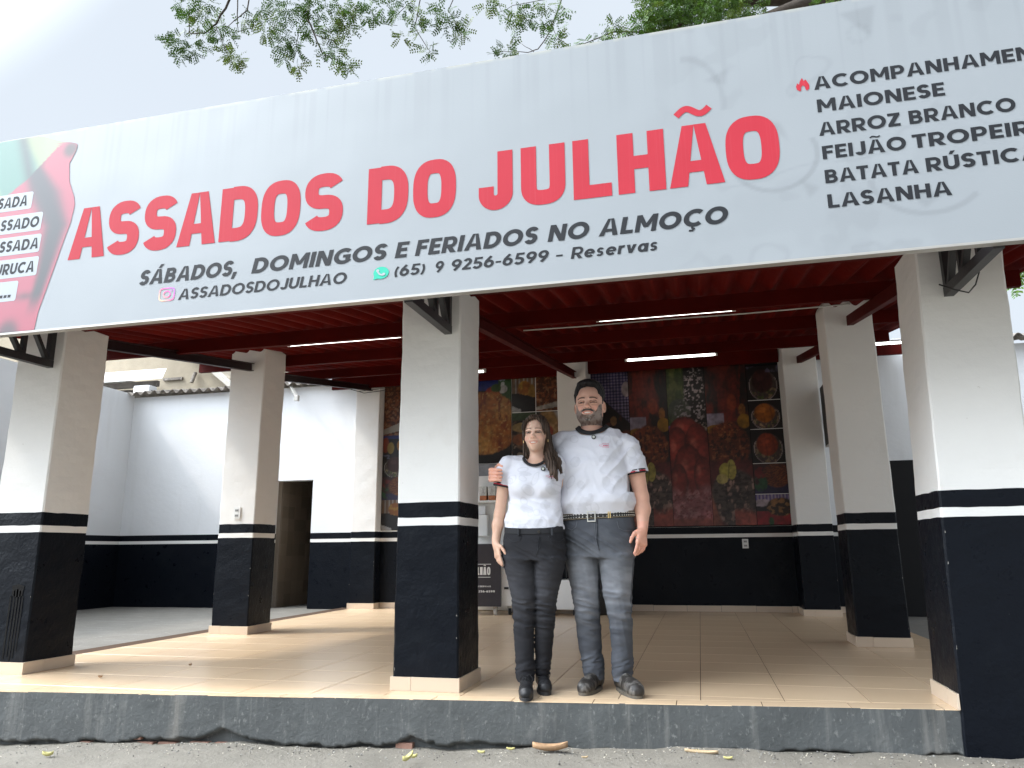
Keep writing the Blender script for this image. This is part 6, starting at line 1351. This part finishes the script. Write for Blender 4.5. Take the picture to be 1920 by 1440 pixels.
COLS[arm] = np.array(SKW)*np.array([.98, .95, .90])*(1+.12*(vnoise(V[arm, 0]*40, V[arm, 2]*40, 8, 3)-.5))[:, None]
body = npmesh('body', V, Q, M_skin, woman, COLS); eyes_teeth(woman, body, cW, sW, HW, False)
# hair: cap, curtain behind, long lock in front on the picture's right
F = SDF(axis([(-.09, .28, .0028)]), axis([(-.06, .26, .0032)]), axis([(1.20, 1.70, .003)]))
P = lambda x, y, z: np.array((cW[0]+x*sW, cW[1]+y*sW, HW+z*sW))
F.ell(P(0, .022, .150), (.0835*sW, .098*sW, .0900*sW), .01); F.ell(P(0, -.04, .150), (.0800*sW, .062*sW, .079*sW), .02)
F.loft([(HW-.10, cW[0]-.060, cW[0]+.090, .11, .21), (HW-.02, cW[0]-.070, cW[0]+.085, .09, .22), (HW+.10, cW[0]-.078, cW[0]+.080, .07, .21)], .02)
F.ell(P(-.002, -.088, .095), (.0690*sW, .080*sW, .1080*sW), .008, 'sub'); F.ell(P(0, -.090, .050), (.074*sW, .090*sW, .08*sW), .008, 'sub'); F.cone(P(0, -.02, .02), P(0, -.03, -.10), .050, .075, .01, 'sub')
F.chain([P(-.070, .0, .150), P(-.081, .006, .09), P(-.080, .008, .03), P(-.068, .012, -.03), P(-.060, .02, -.075)], [.016, .011, .012, .014, .007], .012, sy=1.3)
F.chain([P(.068, .002, .155), P(.083, .012, .09), P(.086, .008, .03), P(.088, -.040, -.04), P(.110, -.092, -.095), P(.135, -.112, -.15), P(.150, -.112, -.195)], [.016, .014, .018, .025, .028, .021, .007], .014, sy=1.1)
F.chain([P(.085, .0, .02), P(.118, -.02, -.03), P(.150, -.05, -.08), P(.172, -.06, -.15)], [.022, .024, .022, .009], .014); F.chain([P(.07, -.05, -.06), P(.105, -.100, -.13), P(.118, -.112, -.19)], [.012, .012, .005], .01)
F.disp(lambda x, y, z: .0024*np.sin((x-cW[0])*330+np.sin(z*16)*2.2+y*160)+.0016*np.sin((x-cW[0])*620-z*25+y*300)+.003*np.sin(x*90+z*22))
F.cone(P(0, -.085, .250), P(0, .02, .262), .005, .004, .012, 'sub')
V, Q = F.mesh(); st_ = (.5+.5*np.sin((V[:, 0]-cW[0])*430+np.sin(V[:, 2]*16)*2.2+V[:, 1]*210))[:, None]*vnoise(V[:, 0]*50, V[:, 2]*9, 3, 3)[:, None]
npmesh('hair', V, Q, M_hair, woman, np.array([.030, .021, .016])*(1-st_)+np.array([.16, .105, .075])*st_)
# jersey
F = SDF(axis([(-.24, .32, .0042)]), axis([(-.06, .28, .0045)]), axis([(.92, 1.44, .0042)]))
F.loft(rows_from([(993, 949, 1056), (975, 949, 1055), (958, 953, 1051), (938, 956, 1049), (915, 954, 1052), (895, 951, 1054), (878, 950, 1050), (866, 951, 1044)], .10, [-.005, -.010, .010, .015, -.012, -.008, .030, .050], [.215, .215, .205, .205, .215, .215, .205, .195]), .015, n=2.4)
for q, px in ((-1, 982), (1, 1021)):
    p = pt(px, 914, .03); F.ell((p[0], .030, p[2]), (.058, .050, .050), .03)
F.cone((cW[0]-.045, .125, HW-.078), tuple(wsL+np.array([.008, .01, .008])), .050, .050, .02); F.cone((cW[0]+.05, .125, HW-.078), tuple(wsR+np.array([-.005, .01, .008])), .050, .052, .02)
ca = pt(943, 908, .105); F.chain([wsL, pt(947, 888, .105), ca], [.056, .057, .056], .015); F.chain([wsR, (.235, .16, 1.30)], [.054, .052], .015)
F.ell((cW[0]+.002, .045, HW-.050), (.084, .085, .052), .006, 'sub'); F.ell((cW[0]+.002, .11, HW-.012), (.088, .09, .055), .008, 'sub')
dw = ca-pt(947, 888, .105); dw /= np.linalg.norm(dw)
F.op(lambda X, Y, Z: ((X-ca[0])*(-dw[0])+(Z-ca[2])*(-dw[2])+(Y-ca[1])*(-dw[1]))+np.where(X < ca[0]+.048, 0, 9), (ca[0]-.09, .0, ca[2]-.09), (ca[0]+.045, .22, ca[2]+.02), .003, 'sub')
F.disp(ridge([(.0065, 4.5, 2, 2, 6, 4, 17, 4), (.0045, 4, 2, 4, 14, 5, -11, 6), (.0025, 3, 3, 6, 20, 6, 7, 10)]))
V, Q = F.mesh(); V = smooth_mesh(V, Q, 2); wj = npmesh('jersey', V, Q, M_cloth, woman, shirt_cols(V, 8)); WV = V
CW_ = lambda rx, ry, up, t: (cW[0]+.003+rx*math.cos(t), .104+ry*math.sin(t), HW-.034+up-.066*max(0, -math.sin(t))**1.4)
ringband('collar', lambda t: CW_(.088, .092, 0, t), 48, M_blackrib, woman, .006)
ringband('collar_lining', lambda t: CW_(.081, .084, .005, t), 48, M_blackrib, woman, .006)
cuffs(woman, ca-dw*.008, dw, .0555)
# jeans
F = SDF(axis([(-.19, .32, .0042)]), axis([(-.04, .28, .0045)]), axis([(.06, .985, .005)]))
F.loft(rows_from([(986, 949.5, 1054.5), (1000, 947, 1056.5), (1015, 944.5, 1058.5), (1035, 943, 1060), (1050, 943.5, 1060)], .10, [.0, -.008, -.010, -.002, .004], [.205, .215, .225, .230, .225]), .018, n=2.5)
def leg(rows_px, yr, yf, yb): F.loft(rows_from(rows_px, yr, yf, yb), .012, n=2.15)
leg([(1045, 944, 1004), (1065, 945, 1004), (1093, 952, 1004.5), (1120, 959, 1004.5), (1151, 961.5, 1001.5), (1190, 963, 999), (1232, 966.5, 1000), (1262, 969, 1001), (1277, 971, 1001)], .08, [.0, .005, .015, .02, .035, .035, .025, .015, .010], [.225, .215, .20, .185, .165, .165, .155, .145, .14])
leg([(1045, 1003, 1060), (1065, 1004.5, 1058), (1093, 1005, 1051), (1120, 1005, 1044), (1151, 1002.5, 1039.5), (1190, 1002, 1036.5), (1232, 1002, 1032), (1256, 1003, 1028), (1266, 1003.5, 1028)], .13, [.0, .01, .03, .045, .07, .085, .10, .105, .11], [.225, .22, .215, .21, .21, .22, .225, .225, .225])
kzw = pt(985, 1150, .05)[2]
def wf(x, y, z):
    kn = np.exp(-((z-kzw)/.10)**2); hm_ = np.exp(-((z-.13)/.07)**2); cr_ = np.exp(-((z-.80)/.08)**2)
    rr_ = ridge([(1, 9, 5, 3, 4, 2, 38, 31)])(x, y, z); r2_ = ridge([(1, 9, 5, -4, -9, 3, 42, 32)])(x, y, z); r3_ = ridge([(1, 6, 3, 2, 18, 3, 34, 33)])(x, y, z)
    return .012*rr_*(kn*.9+.12)+.012*r2_*hm_+.011*r3_*cr_+.002*rr_
F.disp(wf); V, Q = F.mesh(); V = smooth_mesh(V, Q, 2, .4); wjn = npmesh('jeans', V, Q, M_denim, woman, jeans_col(V, (.022, .022, .025), (.070, .070, .078), .07, kzw, .8)); LV = V
w2 = lambda px, py: (lambda p: (p[0], p[2]))(pt(px, py, .0))
wb_l, wb_r = pt(948.5, 992, .10)[0], pt(1055.5, 990, .10)[0]; wc, wr_ = (wb_l+wb_r)/2, (wb_r-wb_l)/2; wz = pt(1005, 996, .0)[2]
mb = MB(); Vv = []; Ff = []
for i in range(48):
    c_, s_ = math.cos(2*math.pi*i/48), math.sin(2*math.pi*i/48)
    for dz, of in ((-.018, .003), (-.016, .006), (.016, .006), (.018, .003)): Vv.append((wc+(wr_+of)*math.copysign(abs(c_)**.8, c_), .103+(.110+of)*math.copysign(abs(s_)**.8, s_), wz+dz+.012*abs(c_)**2))
for i in range(48):
    for q in range(3): Ff.append((i*4+q, ((i+1) % 48)*4+q, ((i+1) % 48)*4+q+1, i*4+q+1))
mb.add(Vv, Ff); wb = mb.build('waistband', mat('black_denim_band', (.014, .014, .017), .8), wjn)
for px in (973, 1036):
    x_, z_ = w2(px, 997); mb = MB(); mb.box(x_-.006, x_+.006, -.022, -.002, z_-.022, z_+.020); mb.build('belt_loop', M_seamd, wjn, bevel=.002)
x_, z_ = w2(1011, 997); mb = MB(); mb.disc((x_, -.010, z_), .0085, (0, -1, 0), .008, 14); mb.build('button', mat('dark_button', (.05, .045, .04), .4, metal=.8), wjn)
front_line(LV, [w2(1010.5, 1006), w2(1009, 1030), w2(1005, 1042)], .0018, 'fly_seam', M_seamd, wjn); front_line(LV, [w2(1013, 1006), w2(1013.5, 1024), w2(1008, 1033)], .0015, 'fly_seam', M_seamd, wjn)
front_line(LV, [w2(950, 1008), w2(962, 1016), w2(975, 1014), w2(979, 1005)], .0015, 'pocket_seam', M_seamd, wjn); front_line(LV, [w2(1028, 1005), w2(1034, 1014), w2(1048, 1015), w2(1055, 1008)], .0015, 'pocket_seam', M_seamd, wjn)
# shoes
k1, u1 = at(986, 1272, .07), at(986, 1316, 0, 2); k2, u2 = at(1016, 1262, .17), at(1024, 1305, 0, 2)
for (an_, to_, ay) in ((k1, u1, .085), (k2, u2, .185)):
    o, d_, s_ = boot(woman, (to_[0], to_[1], 0), (an_[0], ay, 0), .040, .095, ((.010, .010, .011), (.022, .022, .024)), M_solek, 'shoe')
    c_ = np.array([to_[0], to_[1], 0])-d_*.10
    for k in range(4):
        p = c_-d_*.016*k; z_ = .083+.006*k; mb = MB(); mb.tube([p-s_*.020+np.array([0, 0, z_-.008]), p+np.array([0, 0, z_+.004]), p+s_*.020+np.array([0, 0, z_-.008])], .0026, 6); mb.build('lace', M_knit, o)
    p = c_-d_*.055+np.array([0, 0, .108])
    for q in (-1, 1):
        mb = MB(); mb.tube([p, p+s_*.022*q+np.array([0, 0, .014])+d_*.01, p+s_*.040*q+d_*.025-np.array([0, 0, .012]), p+s_*.030*q+d_*.045-np.array([0, 0, .028])], .0022, 5); mb.build('lace', M_knit, o)
w2 = lambda px, py: (lambda p: (p[0], p[2]))(pt(px, py, .02))
o_ = w2(1030, 893); decal_on('badge_print', WV, [[(x, z) for x, z in q] for q in badge_art()], o_, PINK, wj, sc=.72)
decal_on('badge_lettering', WV, qs, o_, PINK, wj, lift=.0026, sc=.72)
clipmic(woman, *w2(1018.5, 879), WV)
for q in (-1, 1):
    mb = MB(); p = P(q*.080, -.012, .062); mb.tube([p+np.array([.0, .0, .008]), p, p-np.array([0, 0, .008])], .0022, 6); mb.build('earring', M_gold, woman)
mb = MB(); mb.tube([(cW[0]+.046*math.sin(t), .066+.030*(1-math.cos(t)), HW-.072-.020*math.cos(t)) for t in np.linspace(-1.3, 1.3, 15)], .0011, 5); mb.build('necklace', M_gold, woman)
